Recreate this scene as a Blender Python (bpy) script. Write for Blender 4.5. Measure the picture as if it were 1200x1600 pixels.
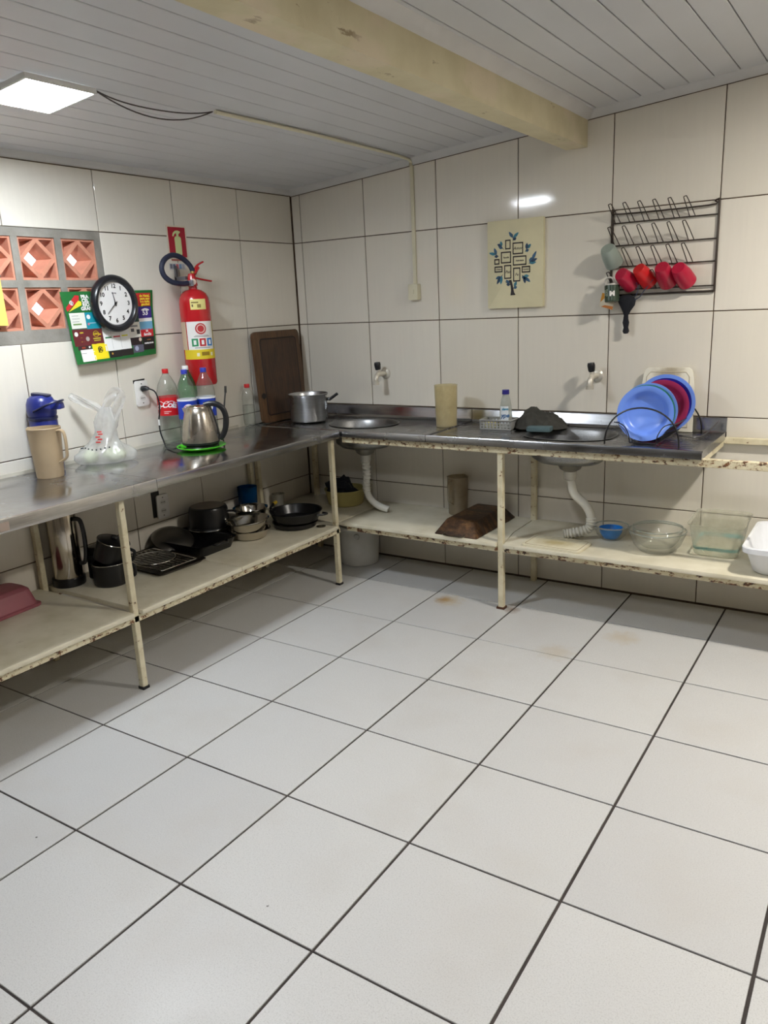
import bpy, bmesh, math, random
from mathutils import Vector, Matrix, noise as mnoise
PI = math.pi
random.seed(7)
for o in list(bpy.data.objects): bpy.data.objects.remove(o)
S = bpy.context.scene
C = S.collection

# ------------------------------------------------------------------ camera, world, exposure
cam_d = bpy.data.cameras.new('camera'); cam = bpy.data.objects.new('camera', cam_d); C.objects.link(cam)
cam_d.sensor_fit = 'VERTICAL'; cam_d.sensor_height = 36.0; cam_d.lens = 1218.8 / 1600 * 36.0
cr = Vector((0.83846711, 0.54314584, -0.04433396)); cu = Vector((-0.10324292, 0.23820423, 0.96571199)); cw = Vector((-0.53508298, 0.80514058, -0.25580237))
cam.matrix_world = Matrix(((cr.x, cu.x, -cw.x, 3.0835), (cr.y, cu.y, -cw.y, -3.8046), (cr.z, cu.z, -cw.z, 1.4820), (0, 0, 0, 1)))
cam_d.clip_start = 0.02
S.camera = cam
world = bpy.data.worlds.new('daylight'); S.world = world; world.use_nodes = True
bg = world.node_tree.nodes['Background']; bg.inputs[0].default_value = (0.86, 0.93, 1.0, 1); bg.inputs[1].default_value = 2.6
S.view_settings.view_transform = 'Standard'; S.view_settings.look = 'None'
S.view_settings.exposure = 0.0; S.view_settings.gamma = 1.0; S.view_settings.use_curve_mapping = False
LAMP_A = 150.0      # the ceiling panel in view
LAMP_B = 880.0      # a small warm lamp further right, out of frame
FILL_C = 120.0      # an unseen panel added to brighten the back wall and floor

# ------------------------------------------------------------------ helpers
def lin(c):
    return tuple(((v/255)/12.92 if v/255 <= .04045 else ((v/255+.055)/1.055)**2.4) for v in c) + (1.0,)

class NT:
    def __init__(s, name):
        s.m = bpy.data.materials.new(name); s.m.use_nodes = True
        s.t = s.m.node_tree; s.n = s.t.nodes; s.l = s.t.links
        s.p = s.n['Principled BSDF']; s.out = s.n['Material Output']
    def add(s, typ, **kw):
        n = s.n.new(typ)
        for k, v in kw.items(): setattr(n, k, v)
        return n
    def link(s, a, b): s.l.new(a, b)
    def pos(s, scale=(1, 1, 1), obj=False):
        if obj:
            src = s.add('ShaderNodeTexCoord').outputs['Object']
        else:
            src = s.add('ShaderNodeNewGeometry').outputs['Position']
        mp = s.add('ShaderNodeMapping'); mp.inputs['Scale'].default_value = scale
        s.link(src, mp.inputs['Vector']); return mp.outputs['Vector']
    def noise(s, scale, vec=None, detail=4, rough=.55):
        n = s.add('ShaderNodeTexNoise'); n.inputs['Scale'].default_value = scale; n.inputs['Detail'].default_value = detail; n.inputs['Roughness'].default_value = rough
        if vec is None: vec = s.pos()
        s.link(vec, n.inputs['Vector']); return n.outputs['Fac']
    def ramp(s, fac, stops):
        r = s.add('ShaderNodeValToRGB'); e = r.color_ramp.elements
        e[0].position, e[0].color = stops[0]
        e[1].position, e[1].color = stops[-1]
        for p, c in stops[1:-1]:
            q = e.new(p); q.color = c
        s.link(fac, r.inputs['Fac']); return r.outputs['Color']
    def mix(s, fac, a, b, mode='MIX'):
        m = s.add('ShaderNodeMix', data_type='RGBA', blend_type=mode)
        for sock, v in ((m.inputs[0], fac), (m.inputs[6], a), (m.inputs[7], b)):
            if hasattr(v, 'is_linked'): s.link(v, sock)
            else: sock.default_value = v
        return m.outputs[2]
    def math(s, op, a, b=0.0):
        m = s.add('ShaderNodeMath', operation=op)
        for i, v in enumerate((a, b)):
            if hasattr(v, 'is_linked'): s.link(v, m.inputs[i])
            else: m.inputs[i].default_value = v
        return m.outputs[0]
    def bump(s, h, strength=.3, dist=.002):
        b = s.add('ShaderNodeBump'); b.inputs['Strength'].default_value = strength; b.inputs['Distance'].default_value = dist
        s.link(h, b.inputs['Height']); s.link(b.outputs['Normal'], s.p.inputs['Normal'])

def W(v): return (v, v, v, 1)

def simple(name, col, rough=.5, metal=0., var=.12, vs=9., bump=0., bs=60., obj=True, spec=None, coat=0., trans=0., ior=1.45, sss=0.):
    """one colour with a soft mottling, optional fine relief"""
    m = NT(name)
    c = lin(col)
    f = m.noise(vs, m.pos(obj=obj))
    d = tuple(x*(1-var) for x in c[:3]) + (1,); b = tuple(min(1, x*(1+var)) for x in c[:3]) + (1,)
    m.link(m.ramp(f, [(.3, d), (.7, b)]), m.p.inputs['Base Color'])
    m.p.inputs['Roughness'].default_value = rough; m.p.inputs['Metallic'].default_value = metal
    if spec is not None: m.p.inputs['Specular IOR Level'].default_value = spec
    if coat: m.p.inputs['Coat Weight'].default_value = coat
    if trans: m.p.inputs['Transmission Weight'].default_value = trans; m.p.inputs['IOR'].default_value = ior
    if sss: m.p.inputs['Subsurface Weight'].default_value = sss; m.p.inputs['Subsurface Radius'].default_value = (.02, .02, .02)
    if bump: m.bump(m.noise(bs, m.pos(obj=obj)), bump, .002)
    return m.m

def thin_clear(name, tint, opaque=.12, rough=.05, milky=(235, 235, 230)):
    """thin clear plastic or glass wall: see-through film with a fresnel sheen"""
    m = NT(name); m.n.remove(m.p)
    tr = m.add('ShaderNodeBsdfTransparent'); tr.inputs[0].default_value = lin(tint)
    gl = m.add('ShaderNodeBsdfGlossy'); gl.inputs['Roughness'].default_value = rough
    lw0 = m.add('ShaderNodeLayerWeight'); lw0.inputs['Blend'].default_value = .5
    edge = m.math('MULTIPLY', m.math('POWER', lw0.outputs['Facing'], 3.0), .65)
    m.link(m.mix(edge, lin(tint), tuple(x*.42 for x in lin(tint)[:3])+(1,)), tr.inputs[0])
    df = m.add('ShaderNodeBsdfDiffuse'); df.inputs[0].default_value = lin(milky)
    tl = m.add('ShaderNodeBsdfTranslucent'); tl.inputs[0].default_value = lin(milky)
    md = m.add('ShaderNodeMixShader'); md.inputs[0].default_value = .5; m.link(df.outputs[0], md.inputs[1]); m.link(tl.outputs[0], md.inputs[2])
    nz = m.noise(14., m.pos(obj=True))
    op = m.ramp(nz, [(.3, W(opaque*.8)), (.7, W(min(1, opaque*1.2)))])
    ma = m.add('ShaderNodeMixShader'); m.link(op, ma.inputs[0]); m.link(tr.outputs[0], ma.inputs[1]); m.link(md.outputs[0], ma.inputs[2])
    fr_ = m.math('ADD', m.math('MULTIPLY', m.math('POWER', lw0.outputs['Facing'], 4.0), .55), .035)
    mb = m.add('ShaderNodeMixShader'); m.link(fr_, mb.inputs[0]); m.link(ma.outputs[0], mb.inputs[1]); m.link(gl.outputs[0], mb.inputs[2])
    m.link(mb.outputs[0], m.out.inputs[0])
    return m.m

# ---- bmesh shapes
def box(bm, x0, x1, y0, y1, z0, z1):
    v = [bm.verts.new(p) for p in ((x0,y0,z0),(x1,y0,z0),(x1,y1,z0),(x0,y1,z0),(x0,y0,z1),(x1,y0,z1),(x1,y1,z1),(x0,y1,z1))]
    for f in ((3,2,1,0),(4,5,6,7),(0,1,5,4),(1,2,6,5),(2,3,7,6),(3,0,4,7)): bm.faces.new([v[i] for i in f])
    return v
def lathe(bm, prof, seg=32, cx=0, cy=0, sx=1, sy=1, mod=None):
    rings = []
    for r, z in prof:
        if r < 1e-6: rings.append([bm.verts.new((cx, cy, z))])
        else:
            rings.append([bm.verts.new((cx+sx*r*(mod(2*PI*i/seg, z) if mod else 1)*math.cos(2*PI*i/seg), cy+sy*r*(mod(2*PI*i/seg, z) if mod else 1)*math.sin(2*PI*i/seg), z)) for i in range(seg)])
    for a, b in zip(rings, rings[1:]):
        if len(a) == 1 and len(b) == 1: continue
        for i in range(seg):
            j = (i+1) % seg
            if len(a) == 1: bm.faces.new((a[0], b[j], b[i]))
            elif len(b) == 1: bm.faces.new((a[i], a[j], b[0]))
            else: bm.faces.new((a[i], a[j], b[j], b[i]))
    return rings
def tube(bm, pts, r, seg=8, closed=False, flat=1.0, radii=None):
    P = [Vector(p) for p in pts]; n = len(P); up = None; rings = []
    for i, p in enumerate(P):
        if closed: t = (P[(i+1) % n]-P[i-1])
        else: t = P[min(i+1, n-1)]-P[max(i-1, 0)]
        t.normalize()
        if up is None:
            up = Vector((0, 0, 1)) if abs(t.z) < .9 else Vector((0, 1, 0))
        a = t.cross(up)
        if a.length < 1e-6: a = t.orthogonal()
        a.normalize(); b = a.cross(t); b.normalize(); up = b
        rr = radii[i] if radii else r
        rings.append([bm.verts.new(p + a*rr*math.cos(2*PI*k/seg) + b*rr*flat*math.sin(2*PI*k/seg)) for k in range(seg)])
    m = n if closed else n-1
    for i in range(m):
        A, B = rings[i], rings[(i+1) % n]
        for k in range(seg): bm.faces.new((A[k], A[(k+1) % seg], B[(k+1) % seg], B[k]))
    if not closed:
        bm.faces.new(rings[0][::-1]); bm.faces.new(rings[-1])
def spline(pts, n=8):
    P = [Vector(p) for p in pts]; out = []
    for i in range(len(P)-1):
        p0, p1, p2, p3 = P[max(i-1, 0)], P[i], P[i+1], P[min(i+2, len(P)-1)]
        for k in range(n):
            t = k/n
            out.append(.5*((2*p1)+(p2-p0)*t+(2*p0-5*p1+4*p2-p3)*t*t+(3*p1-p0-3*p2+p3)*t**3))
    out.append(P[-1]); return out
def prism(bm, poly, y0, y1, axis='y'):
    """extrude a polygon given in (x,z) from y0 to y1 (axis y), or (x,y) from z0 to z1 (axis z)"""
    mk = (lambda p, t: (p[0], t, p[1])) if axis == 'y' else ((lambda p, t: (p[0], p[1], t)) if axis == 'z' else (lambda p, t: (t, p[0], p[1])))
    a = [bm.verts.new(mk(p, y0)) for p in poly]; b = [bm.verts.new(mk(p, y1)) for p in poly]
    n = len(poly); bm.faces.new(a); bm.faces.new(b[::-1])
    for i in range(n): bm.faces.new((a[i], b[i], b[(i+1) % n], a[(i+1) % n]))
def rrect(w, h, r, n=5, cx=0, cy=0):
    out = []
    for sx, sy, a0 in ((1, 1, 0), (-1, 1, 90), (-1, -1, 180), (1, -1, 270)):
        for k in range(n+1):
            a = math.radians(a0 + 90*k/n)
            out.append((cx+sx*(w/2-r)+r*math.cos(a), cy+sy*(h/2-r)+r*math.sin(a)))
    return out
def loft(bm, rings, cap0=True, cap1=True):
    R = [[bm.verts.new(p) for p in r] for r in rings]
    for a, b in zip(R, R[1:]):
        n = len(a)
        for i in range(n): bm.faces.new((a[i], a[(i+1) % n], b[(i+1) % n], b[i]))
    if cap0: bm.faces.new(R[0][::-1])
    if cap1: bm.faces.new(R[-1])
    return R
def bevel(bm, w, seg=2):
    bmesh.ops.bevel(bm, geom=bm.edges[:], offset=w, segments=seg, affect='EDGES', profile=.5)
def B(): return bmesh.new()
def finish(bm, smooth=35):
    bmesh.ops.recalc_face_normals(bm, faces=bm.faces)
    me = bpy.data.meshes.new('mesh'); bm.to_mesh(me); bm.free()
    if smooth:
        me.polygons.foreach_set('use_smooth', [True]*len(me.polygons)); me.set_sharp_from_angle(angle=math.radians(smooth))
    return me
def obj(name, bm, mat, parent=None, loc=(0, 0, 0), rot=(0, 0, 0), smooth=35, label=None):
    me = bm if isinstance(bm, bpy.types.Mesh) else finish(bm, smooth)
    if mat and not me.materials: me.materials.append(mat)
    o = bpy.data.objects.new(name, me); C.objects.link(o)
    o.location = loc; o.rotation_euler = rot
    if parent: o.parent = parent
    if label: o['label'] = label
    return o
def thing(name, label, cat, loc=(0, 0, 0), rotz=0, group=None, rot=None):
    o = bpy.data.objects.new(name, None); C.objects.link(o); o.empty_display_size = .05
    o.location = loc; o.rotation_euler = rot if rot else (0, 0, rotz)
    o['label'] = label; o['category'] = cat
    if group: o['group'] = group
    return o
def tag(o, label, cat, group=None):
    o['label'] = label; o['category'] = cat
    if group: o['group'] = group
    return o
def struct(name, bm, mat, label=None, smooth=0):
    o = obj(name, bm, mat, smooth=smooth); o['kind'] = 'structure'
    if label: o['label'] = label
    return o
def dup(root, loc=None, rot=None, label=None, group=None):
    r = root.copy(); C.objects.link(r)
    if loc: r.location = loc
    if rot: r.rotation_euler = rot
    if label: r['label'] = label
    if group: r['group'] = group
    for ch in list(root.children):
        c = ch.copy(); C.objects.link(c); c.parent = r
        for g in list(ch.children):
            d = g.copy(); C.objects.link(d); d.parent = c
    return r
def text_mesh(s, size, extrude=.0003, off=0., shear=0., align='CENTER', sp=1.0):
    cu_ = bpy.data.curves.new('lettering', 'FONT'); cu_.body = s; cu_.size = size; cu_.extrude = extrude; cu_.offset = off; cu_.shear = shear
    cu_.align_x = align; cu_.align_y = 'CENTER'; cu_.resolution_u = 3; cu_.space_character = sp
    o = bpy.data.objects.new('lettering', cu_); C.objects.link(o)
    dg = bpy.context.evaluated_depsgraph_get(); me = bpy.data.meshes.new_from_object(o.evaluated_get(dg))
    bpy.data.objects.remove(o); bpy.data.curves.remove(cu_)
    me.materials.clear(); return me
def text(name, s, size, mat, parent, loc, rot=(PI/2, 0, 0), **kw):
    return obj(name, text_mesh(s, size, **kw), mat, parent, loc, rot)

# ------------------------------------------------------------------ materials
def mat_wall_tile():
    m = NT('wall_tile_glaze'); oi = m.add('ShaderNodeObjectInfo')
    base = m.mix(oi.outputs['Random'], lin((226, 220, 207)), lin((232, 226, 214)))
    grain = m.noise(2.2, m.pos((22, 22, 1.6)), 3)
    col = m.mix(m.ramp(grain, [(.35, W(0)), (.75, W(.16))]), base, lin((211, 205, 195)))
    dirt = m.ramp(m.noise(2.6, None, 6), [(.62, W(0)), (.9, W(.25))])
    col = m.mix(dirt, col, lin((206, 198, 182)))
    m.link(col, m.p.inputs['Base Color'])
    m.link(m.ramp(m.noise(7., None), [(.3, W(.06)), (.7, W(.09))]), m.p.inputs['Roughness'])
    m.p.inputs['Specular IOR Level'].default_value = .3
    m.bump(grain, .008, .001)
    return m.m
def mat_grout(name, a, b):
    m = NT(name); m.link(m.ramp(m.noise(9., None, 6), [(.3, lin(a)), (.7, lin(b))]), m.p.inputs['Base Color']); m.p.inputs['Roughness'].default_value = .9
    m.bump(m.noise(160., None), .5, .002); return m.m
def mat_floor_tile():
    m = NT('floor_tile_speckled'); oi = m.add('ShaderNodeObjectInfo')
    col = m.mix(oi.outputs['Random'], lin((196, 195, 194)), lin((205, 204, 202)))
    sp = m.ramp(m.noise(260., None, 2, .8), [(.34, W(.55)), (.5, W(0))]); col = m.mix(sp, col, lin((172, 170, 168)))
    sp2 = m.ramp(m.noise(420., None, 2, .8), [(.55, W(0)), (.72, W(.6))]); col = m.mix(sp2, col, lin((222, 221, 219)))
    cl = m.ramp(m.noise(3.2, None, 6), [(.5, W(0)), (.8, W(.4))]); col = m.mix(cl, col, lin((188, 182, 174)))
    # scattered dark crumbs of dirt
    vo = m.add('ShaderNodeTexVoronoi'); vo.inputs['Scale'].default_value = 7.5; m.link(m.pos(), vo.inputs['Vector'])
    cr_ = m.math('MULTIPLY', m.ramp(vo.outputs['Distance'], [(.022, W(1)), (.034, W(0))]), m.ramp(m.noise(5., None), [(.55, W(0)), (.57, W(1))])); col = m.mix(cr_, col, lin((70, 60, 52)))
    # rust stain by the bench leg, faint brown marks
    g = m.add('ShaderNodeNewGeometry').outputs['Position']
    for (x, y, r0, c_, k) in ((1.235, -.50, .055, (150, 104, 40), .85), (1.265, -.50, .09, (186, 160, 110), .5), (1.96, -.83, .10, (186, 172, 150), .5), (2.17, -.55, .09, (190, 172, 140), .45), (1.60, -.47, .05, (120, 90, 60), .7)):
        d = m.add('ShaderNodeVectorMath', operation='DISTANCE'); m.link(g, d.inputs[0]); d.inputs[1].default_value = (x, y, 0)
        dd = m.math('ADD', d.outputs['Value'], m.math('MULTIPLY', m.math('SUBTRACT', m.noise(28., None), .5), r0*1.3))
        col = m.mix(m.ramp(dd, [(r0*.2, W(k)), (r0, W(0))]), col, lin(c_))
    m.link(col, m.p.inputs['Base Color']); m.p.inputs['Roughness'].default_value = .42
    m.link(m.ramp(m.noise(6., None), [(.3, W(.32)), (.7, W(.5))]), m.p.inputs['Roughness'])
    m.bump(m.noise(300., None, 2), .12, .001); return m.m
def mat_painted(name, rustiness):
    m = NT(name); v = m.pos()
    col = m.mix(m.ramp(m.noise(14., v, 5), [(.35, W(0)), (.7, W(.8))]), lin((226, 217, 188)), lin((196, 183, 146)))
    chips = m.noise(34., m.pos((1, 1, 1.6)), 6, .65)
    mask = m.ramp(chips, [(rustiness, W(0)), (rustiness+.025, W(1))])
    rust = m.mix(m.ramp(m.noise(60., v, 4), [(.4, W(0)), (.6, W(1))]), lin((58, 42, 32)), lin((120, 74, 40)))
    halo = m.ramp(chips, [(rustiness-.07, W(0)), (rustiness, W(.5))])
    col = m.mix(halo, col, lin((168, 134, 86))); col = m.mix(mask, col, rust)
    m.link(col, m.p.inputs['Base Color']); m.p.inputs['Roughness'].default_value = .5
    m.bump(mask, -.5, .002); return m.m
def mat_steel(name, col, rough=.3, scale=(2, 60, 60), obj_=False, dark=.75):
    m = NT(name); v = m.pos(scale, obj_)
    f = m.noise(5., v, 5); c = lin(col)
    blot = m.noise(5., None if not obj_ else m.pos(obj=True), 6)
    cc = m.mix(m.ramp(f, [(.3, W(0)), (.7, W(1))]), tuple(x*dark for x in c[:3])+(1,), c)
    cc = m.mix(m.ramp(blot, [(.5, W(0)), (.8, W(.3))]), cc, tuple(x*.65 for x in c[:3])+(1,))
    m.link(cc, m.p.inputs['Base Color']); m.p.inputs['Metallic'].default_value = 1
    m.link(m.ramp(blot, [(.3, W(max(0, rough-.08))), (.7, W(rough+.14))]), m.p.inputs['Roughness'])
    m.bump(f, .06, .001); return m.m
def mat_wood(name, a, b, axis=(3, 30, 3), rough=.5):
    m = NT(name); f = m.noise(3.5, m.pos(axis, True), 8, .6)
    g = m.noise(6., m.pos(obj=True), 4)
    c = m.ramp(f, [(.25, lin(a)), (.75, lin(b))]); c = m.mix(m.ramp(g, [(.45, W(0)), (.8, W(.6))]), c, tuple(x*.55 for x in lin(a)[:3])+(1,))
    m.link(c, m.p.inputs['Base Color']); m.p.inputs['Roughness'].default_value = rough; m.bump(f, .25, .002); return m.m
def mat_board():
    m = NT('cream_shelf_board'); f = m.noise(6., None, 6)
    col = m.mix(m.ramp(f, [(.4, W(0)), (.75, W(.7))]), lin((226, 219, 198)), lin((190, 180, 150)))
    st = m.ramp(m.noise(22., None, 6, .7), [(.66, W(0)), (.74, W(.7))]); col = m.mix(st, col, lin((128, 108, 78)))
    m.link(col, m.p.inputs['Base Color']); m.p.inputs['Roughness'].default_value = .45; m.bump(f, .1, .002); return m.m
def mat_beam():
    m = NT('cream_beam_paint'); f = m.noise(7., None, 6)
    col = m.mix(m.ramp(f, [(.35, W(0)), (.7, W(.7))]), lin((216, 206, 172)), lin((198, 186, 148)))
    ch = m.ramp(m.noise(16., m.pos((1, .35, 1)), 6, .65), [(.62, W(0)), (.66, W(.8))]); col = m.mix(ch, col, lin((140, 116, 82)))
    pale = m.ramp(m.noise(4., m.pos((1, .6, 1)), 5), [(.55, W(0)), (.62, W(.6))]); col = m.mix(pale, col, lin((222, 206, 180)))
    m.link(col, m.p.inputs['Base Color']); m.p.inputs['Roughness'].default_value = .6; m.bump(m.noise(30., None, 6), .4, .004); return m.m

M = {}
M['tile'] = mat_wall_tile(); M['grout'] = mat_grout('wall_grout', (66, 50, 38), (108, 88, 68)); M['fgrout'] = mat_grout('floor_grout', (48, 42, 40), (70, 63, 60))
M['ftile'] = mat_floor_tile(); M['leg'] = mat_painted('chipped_cream_paint', .66); M['rail'] = mat_painted('rusty_cream_paint', .56)
M['steel'] = mat_steel('worktop_steel', (186, 186, 188), .17, (60, 2, 60)); M['sink'] = mat_steel('sink_steel', (166, 166, 168), .2, (2, 60, 60))
M['bowl'] = mat_steel('sink_bowl_steel', (150, 150, 150), .34, (30, 30, 30)); M['kettle'] = mat_steel('brushed_kettle_steel', (196, 188, 176), .24, (40, 40, 1), True, .85); M['alu'] = mat_steel('worn_aluminium', (196, 196, 196), .3, (3, 3, 30), True, .8); M['chrome'] = simple('chrome', (200, 198, 192), .16, 1., .06)
M['slat'] = simple('pvc_slat', (202, 203, 206), .38, var=.04, vs=2., obj=False); M['slatback'] = simple('slat_joint', (96, 94, 92), .8)
M['cornice'] = simple('cornice_plastic', (206, 205, 204), .4, var=.06, vs=5., obj=False); M['beam'] = mat_beam()
M['board'] = mat_board(); M['cement'] = mat_grout('cement', (128, 124, 116), (160, 155, 146)); M['clay'] = simple('fired_clay', (208, 142, 116), .85, var=.16, vs=20., bump=.3, bs=120.)
M['plaster'] = simple('plain_plaster', (118, 110, 98), .7, obj=False)
M['black'] = simple('black_plastic', (24, 25, 28), .35); M['blackmetal'] = simple('black_enamel', (20, 20, 22), .28); M['white'] = simple('white_plastic', (232, 230, 226), .35, var=.04)
M['cream'] = simple('cream_plastic', (218, 212, 186), .45, var=.05); M['navy'] = simple('navy_plastic', (36, 46, 120), .3); M['navydark'] = simple('dark_navy_plastic', (28, 32, 66), .3)
M['red'] = simple('red_lacquer', (190, 26, 34), .25, coat=.5, var=.06); M['hosenavy'] = simple('navy_rubber', (32, 38, 62), .5)
M['brass'] = simple('brass', (170, 150, 90), .3, 1.)
def flat(name, col, rough=.55): return simple(name, col, rough, var=.03)
INK = {}
def ink(col):
    if col not in INK: INK[col] = flat('print_%d_%d_%d' % col, col)
    return INK[col]

# ------------------------------------------------------------------ the room
XR, YF = 4.7, -5.2                      # right and front limits of the room
def zc(x): return 2.150 + .0803*x       # underside of the ceiling, rising to the right
TILT = -math.atan(.0803)
_tm = {}
def tile_mesh(w, h, mat, t=.010, b=.0016):
    k = (round(w, 4), round(h, 4), mat.name)
    if k not in _tm:
        bm = B(); loft(bm, [[(-w/2, -h/2, -t), (w/2, -h/2, -t), (w/2, h/2, -t), (-w/2, h/2, -t)], [(-w/2, -h/2, -b), (w/2, -h/2, -b), (w/2, h/2, -b), (-w/2, h/2, -b)],
                  [(-w/2+b, -h/2+b, 0), (w/2-b, -h/2+b, 0), (w/2-b, h/2-b, 0), (-w/2+b, h/2-b, 0)]], cap0=False)
        me = finish(bm, 0); me.materials.append(mat); _tm[k] = me
    return _tm[k]

# floor
bm = B(); box(bm, 0, XR, YF, 0, -.08, -.004)
floor = struct('floor', bm, M['fgrout'], 'pale grey speckled tile floor with dark joints')
xs = [0.004, .2508] + [.7008+.45*k for k in range(0, 9)]; xs = [x for x in xs if x < XR] + [XR]
ys = [-.003] + [-.4116-.4471*k for k in range(0, 11)]; ys = [y for y in ys if y > YF] + [YF]
for i in range(len(xs)-1):
    for j in range(len(ys)-1):
        w = xs[i+1]-xs[i]-.0085; h = ys[j]-ys[j+1]-.0065
        o = obj('tile', tile_mesh(w, h, M['ftile'], .009, .001), None, floor, ((xs[i]+xs[i+1])/2, (ys[j]+ys[j+1])/2, random.uniform(-.0004, .0004)))

# back wall (y = 0) and left wall (x = 0)
bm = B(); prism(bm, [(-.14, -.08), (XR, -.08), (XR, zc(XR)+.1), (-.14, zc(-.14)+.1)], .005, .14)
wall_back = struct('wall_back', bm, M['grout'], 'white glazed tile wall with brown joints behind the sinks')
vx = [0.004, .0632, .5113, .97, 1.4289, 1.8948, 2.3623, 2.829, 3.295, 3.761, 4.227, XR]
hz = [0.006, .4652, .9215, 1.3925, 1.8582]
J = .0045
def wall_tiles(parent, cols, is_left, skip=None):
    for a, b in zip(cols, cols[1:]):
        for k in range(5):
            z0 = hz[k]; top = k == 4
            z1 = (zc(a if not is_left else 0)+.05) if top else hz[k+1]
            if skip and skip(a, b, k): continue
            m_ = tile_mesh(b-a-J, z1-z0-J, M['tile'])
            d = random.uniform(-.0006, .0006)
            if is_left: o = obj('tile', m_, None, parent, (d, -(a+b)/2, (z0+z1)/2), (PI/2, 0, PI/2))
            else: o = obj('tile', m_, None, parent, ((a+b)/2, d, (z0+z1)/2), (PI/2, 0, 0))
            o.rotation_euler.z += random.uniform(-.0012, .0012)
wall_tiles(wall_back, vx, False)
WY0, WY1, WZ0, WZ1 = -2.305, -1.3734, 1.3925, 1.8582       # opening of the clay block vent
bm = B()
box(bm, -.14, -.005, YF, WY0, -.08, 2.35); box(bm, -.14, -.005, WY1, .005, -.08, 2.35)
box(bm, -.14, -.005, WY0, WY1, -.08, WZ0); box(bm, -.14, -.005, WY0, WY1, WZ1, 2.35)
wall_left = struct('wall_left', bm, M['grout'], 'white glazed tile wall with brown joints behind the steel worktop')
lc = [.004, .4567, .9212, 1.3734, 1.84, 2.305, 2.77, 3.235, 3.70, 4.165, 4.63, 5.2]
wall_tiles(wall_left, lc, True, lambda a, b, k: k == 3 and a >= 1.37 and b <= 2.31)
bm = B(); box(bm, XR, XR+.1, YF, .14, -.08, 2.75); struct('wall_right', bm, M['plaster'])
bm = B(); box(bm, -.14, XR+.1, YF-.1, YF, -.08, 2.75); struct('wall_front', bm, M['plaster'])
# corner seam strip
bm = B(); box(bm, .0, .004, -.004, 0, .0, 2.13); struct('trim_1', bm, M['grout'], 'dirty brown seam down the corner of the walls')

# clay block vent
bm = B()
by = [-1.4905, -1.6945, -1.8985, -2.1025]; bz = [1.7365, 1.5335]; hb = .0865
ye = sorted([WY0, WY1] + [y+s*hb for y in by for s in (-1, 1)]); ze = sorted([WZ0, WZ1] + [z+s*hb for z in bz for s in (-1, 1)])
for k in range(0, len(ye), 2): box(bm, -.13, -.003, ye[k], ye[k+1], WZ0, WZ1)
for k in range(0, len(ze), 2):
    for q in range(1, len(ye)-1, 2): box(bm, -.13, -.003, ye[q], ye[q+1], ze[k], ze[k+1])
window_1 = struct('window_1', bm, M['cement'], 'vent of pierced red clay blocks set in grey cement')
def clay_block():
    bm = B(); a = hb; d = .03; holes = []
    fr = .009; dw = .010
    t = a-fr; q = t+.004
    holes.append([(0, q-d*.55), (q-d*.55, 0), (0, -(q-d*.55)), (-(q-d*.55), 0)])
    for sx, sy in ((1, 1), (-1, 1), (-1, -1), (1, -1)):
        holes.append([(sx*t, sy*t), (sx*t, sy*(dw*1.1)), (sx*(dw*1.1), sy*t)])
    def layer(z, sc):
        edges = []; loops = []
        for h in [[(-a, -a), (a, -a), (a, a), (-a, a)]] + holes:
            out = h is not holes[0] and len(h) == 4
            cx = sum(p[0] for p in h)/len(h); cy = sum(p[1] for p in h)/len(h); s_ = 1 if out else sc
            vs = [bm.verts.new((cx+(x-cx)*s_, cy+(y-cy)*s_, z)) for x, y in h]
            loops.append(vs)
            for i in range(len(vs)): edges.append(bm.edges.new((vs[i], vs[(i+1) % len(vs)])))
        bmesh.ops.triangle_fill(bm, edges=edges, use_beauty=True)
        return loops
    A = layer(0, 1.); Bk = layer(-.075, .62)
    for la, lb in zip(A, Bk):
        n = len(la)
        for i in range(n): bm.faces.new((la[i], la[(i+1) % n], lb[(i+1) % n], lb[i]))
    return finish(bm, 0)
cb_me = clay_block(); cb_me.materials.append(M['clay'])
for y in by:
    for z in bz: obj('clay_block', cb_me, None, window_1, (-.008+random.uniform(-.002, .002), y, z), (PI/2, random.uniform(-.01, .01), PI/2))

# ceiling of plastic slats
bm = B(); prism(bm, [(-.14, zc(-.14)+.012), (XR+.1, zc(XR+.1)+.012), (XR+.1, zc(XR+.1)+.09), (-.14, zc(-.14)+.09)], YF-.1, .14)
ceiling = struct('ceiling', bm, M['slatback'], 'ceiling of narrow white plastic slats')
SW = .0985
bm = B(); hw = SW/2-.0014
prism(bm, [(-hw, .010), (-hw, .0015), (-hw+.002, 0), (hw-.002, 0), (hw, .0015), (hw, .010)], YF, -.002)
slat_me = finish(bm, 0); slat_me.materials.append(M['slat'])
edges = [.18+SW*k for k in range(-2, 16)]
for e in edges: 
    if e-SW/2 > -.08 and e+SW/2 < 1.72: obj('slat', slat_me, None, ceiling, (e+SW/2, 0, zc(e+SW/2)), (0, TILT, 0))
for k in range(-2, 28):
    e = 1.92+.0995*k
    if e < XR: obj('slat', slat_me, None, ceiling, (e+SW/2, 0, zc(e+SW/2)), (0, TILT, 0))
# concrete beam
BX0, BX1, BZ = 1.672, 1.773, 2.145
bm = B()
n = 26
rings = []
for k in range(n+1):
    y = -.001 + (YF+.001)*k/n
    w_ = lambda s: .0035*mnoise.noise(Vector((y*3.1, s*7.7, 1.3)))
    rings.append([(BX0+w_(1), y, BZ+w_(2)), (BX1+w_(3), y, BZ+w_(4)), (BX1+w_(5)*.3, y, 2.34), (BX0, y, 2.34)])
loft(bm, rings); trim = struct('trim_2', bm, M['beam'], 'cream painted concrete ceiling beam with chipped edges', smooth=50)
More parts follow.
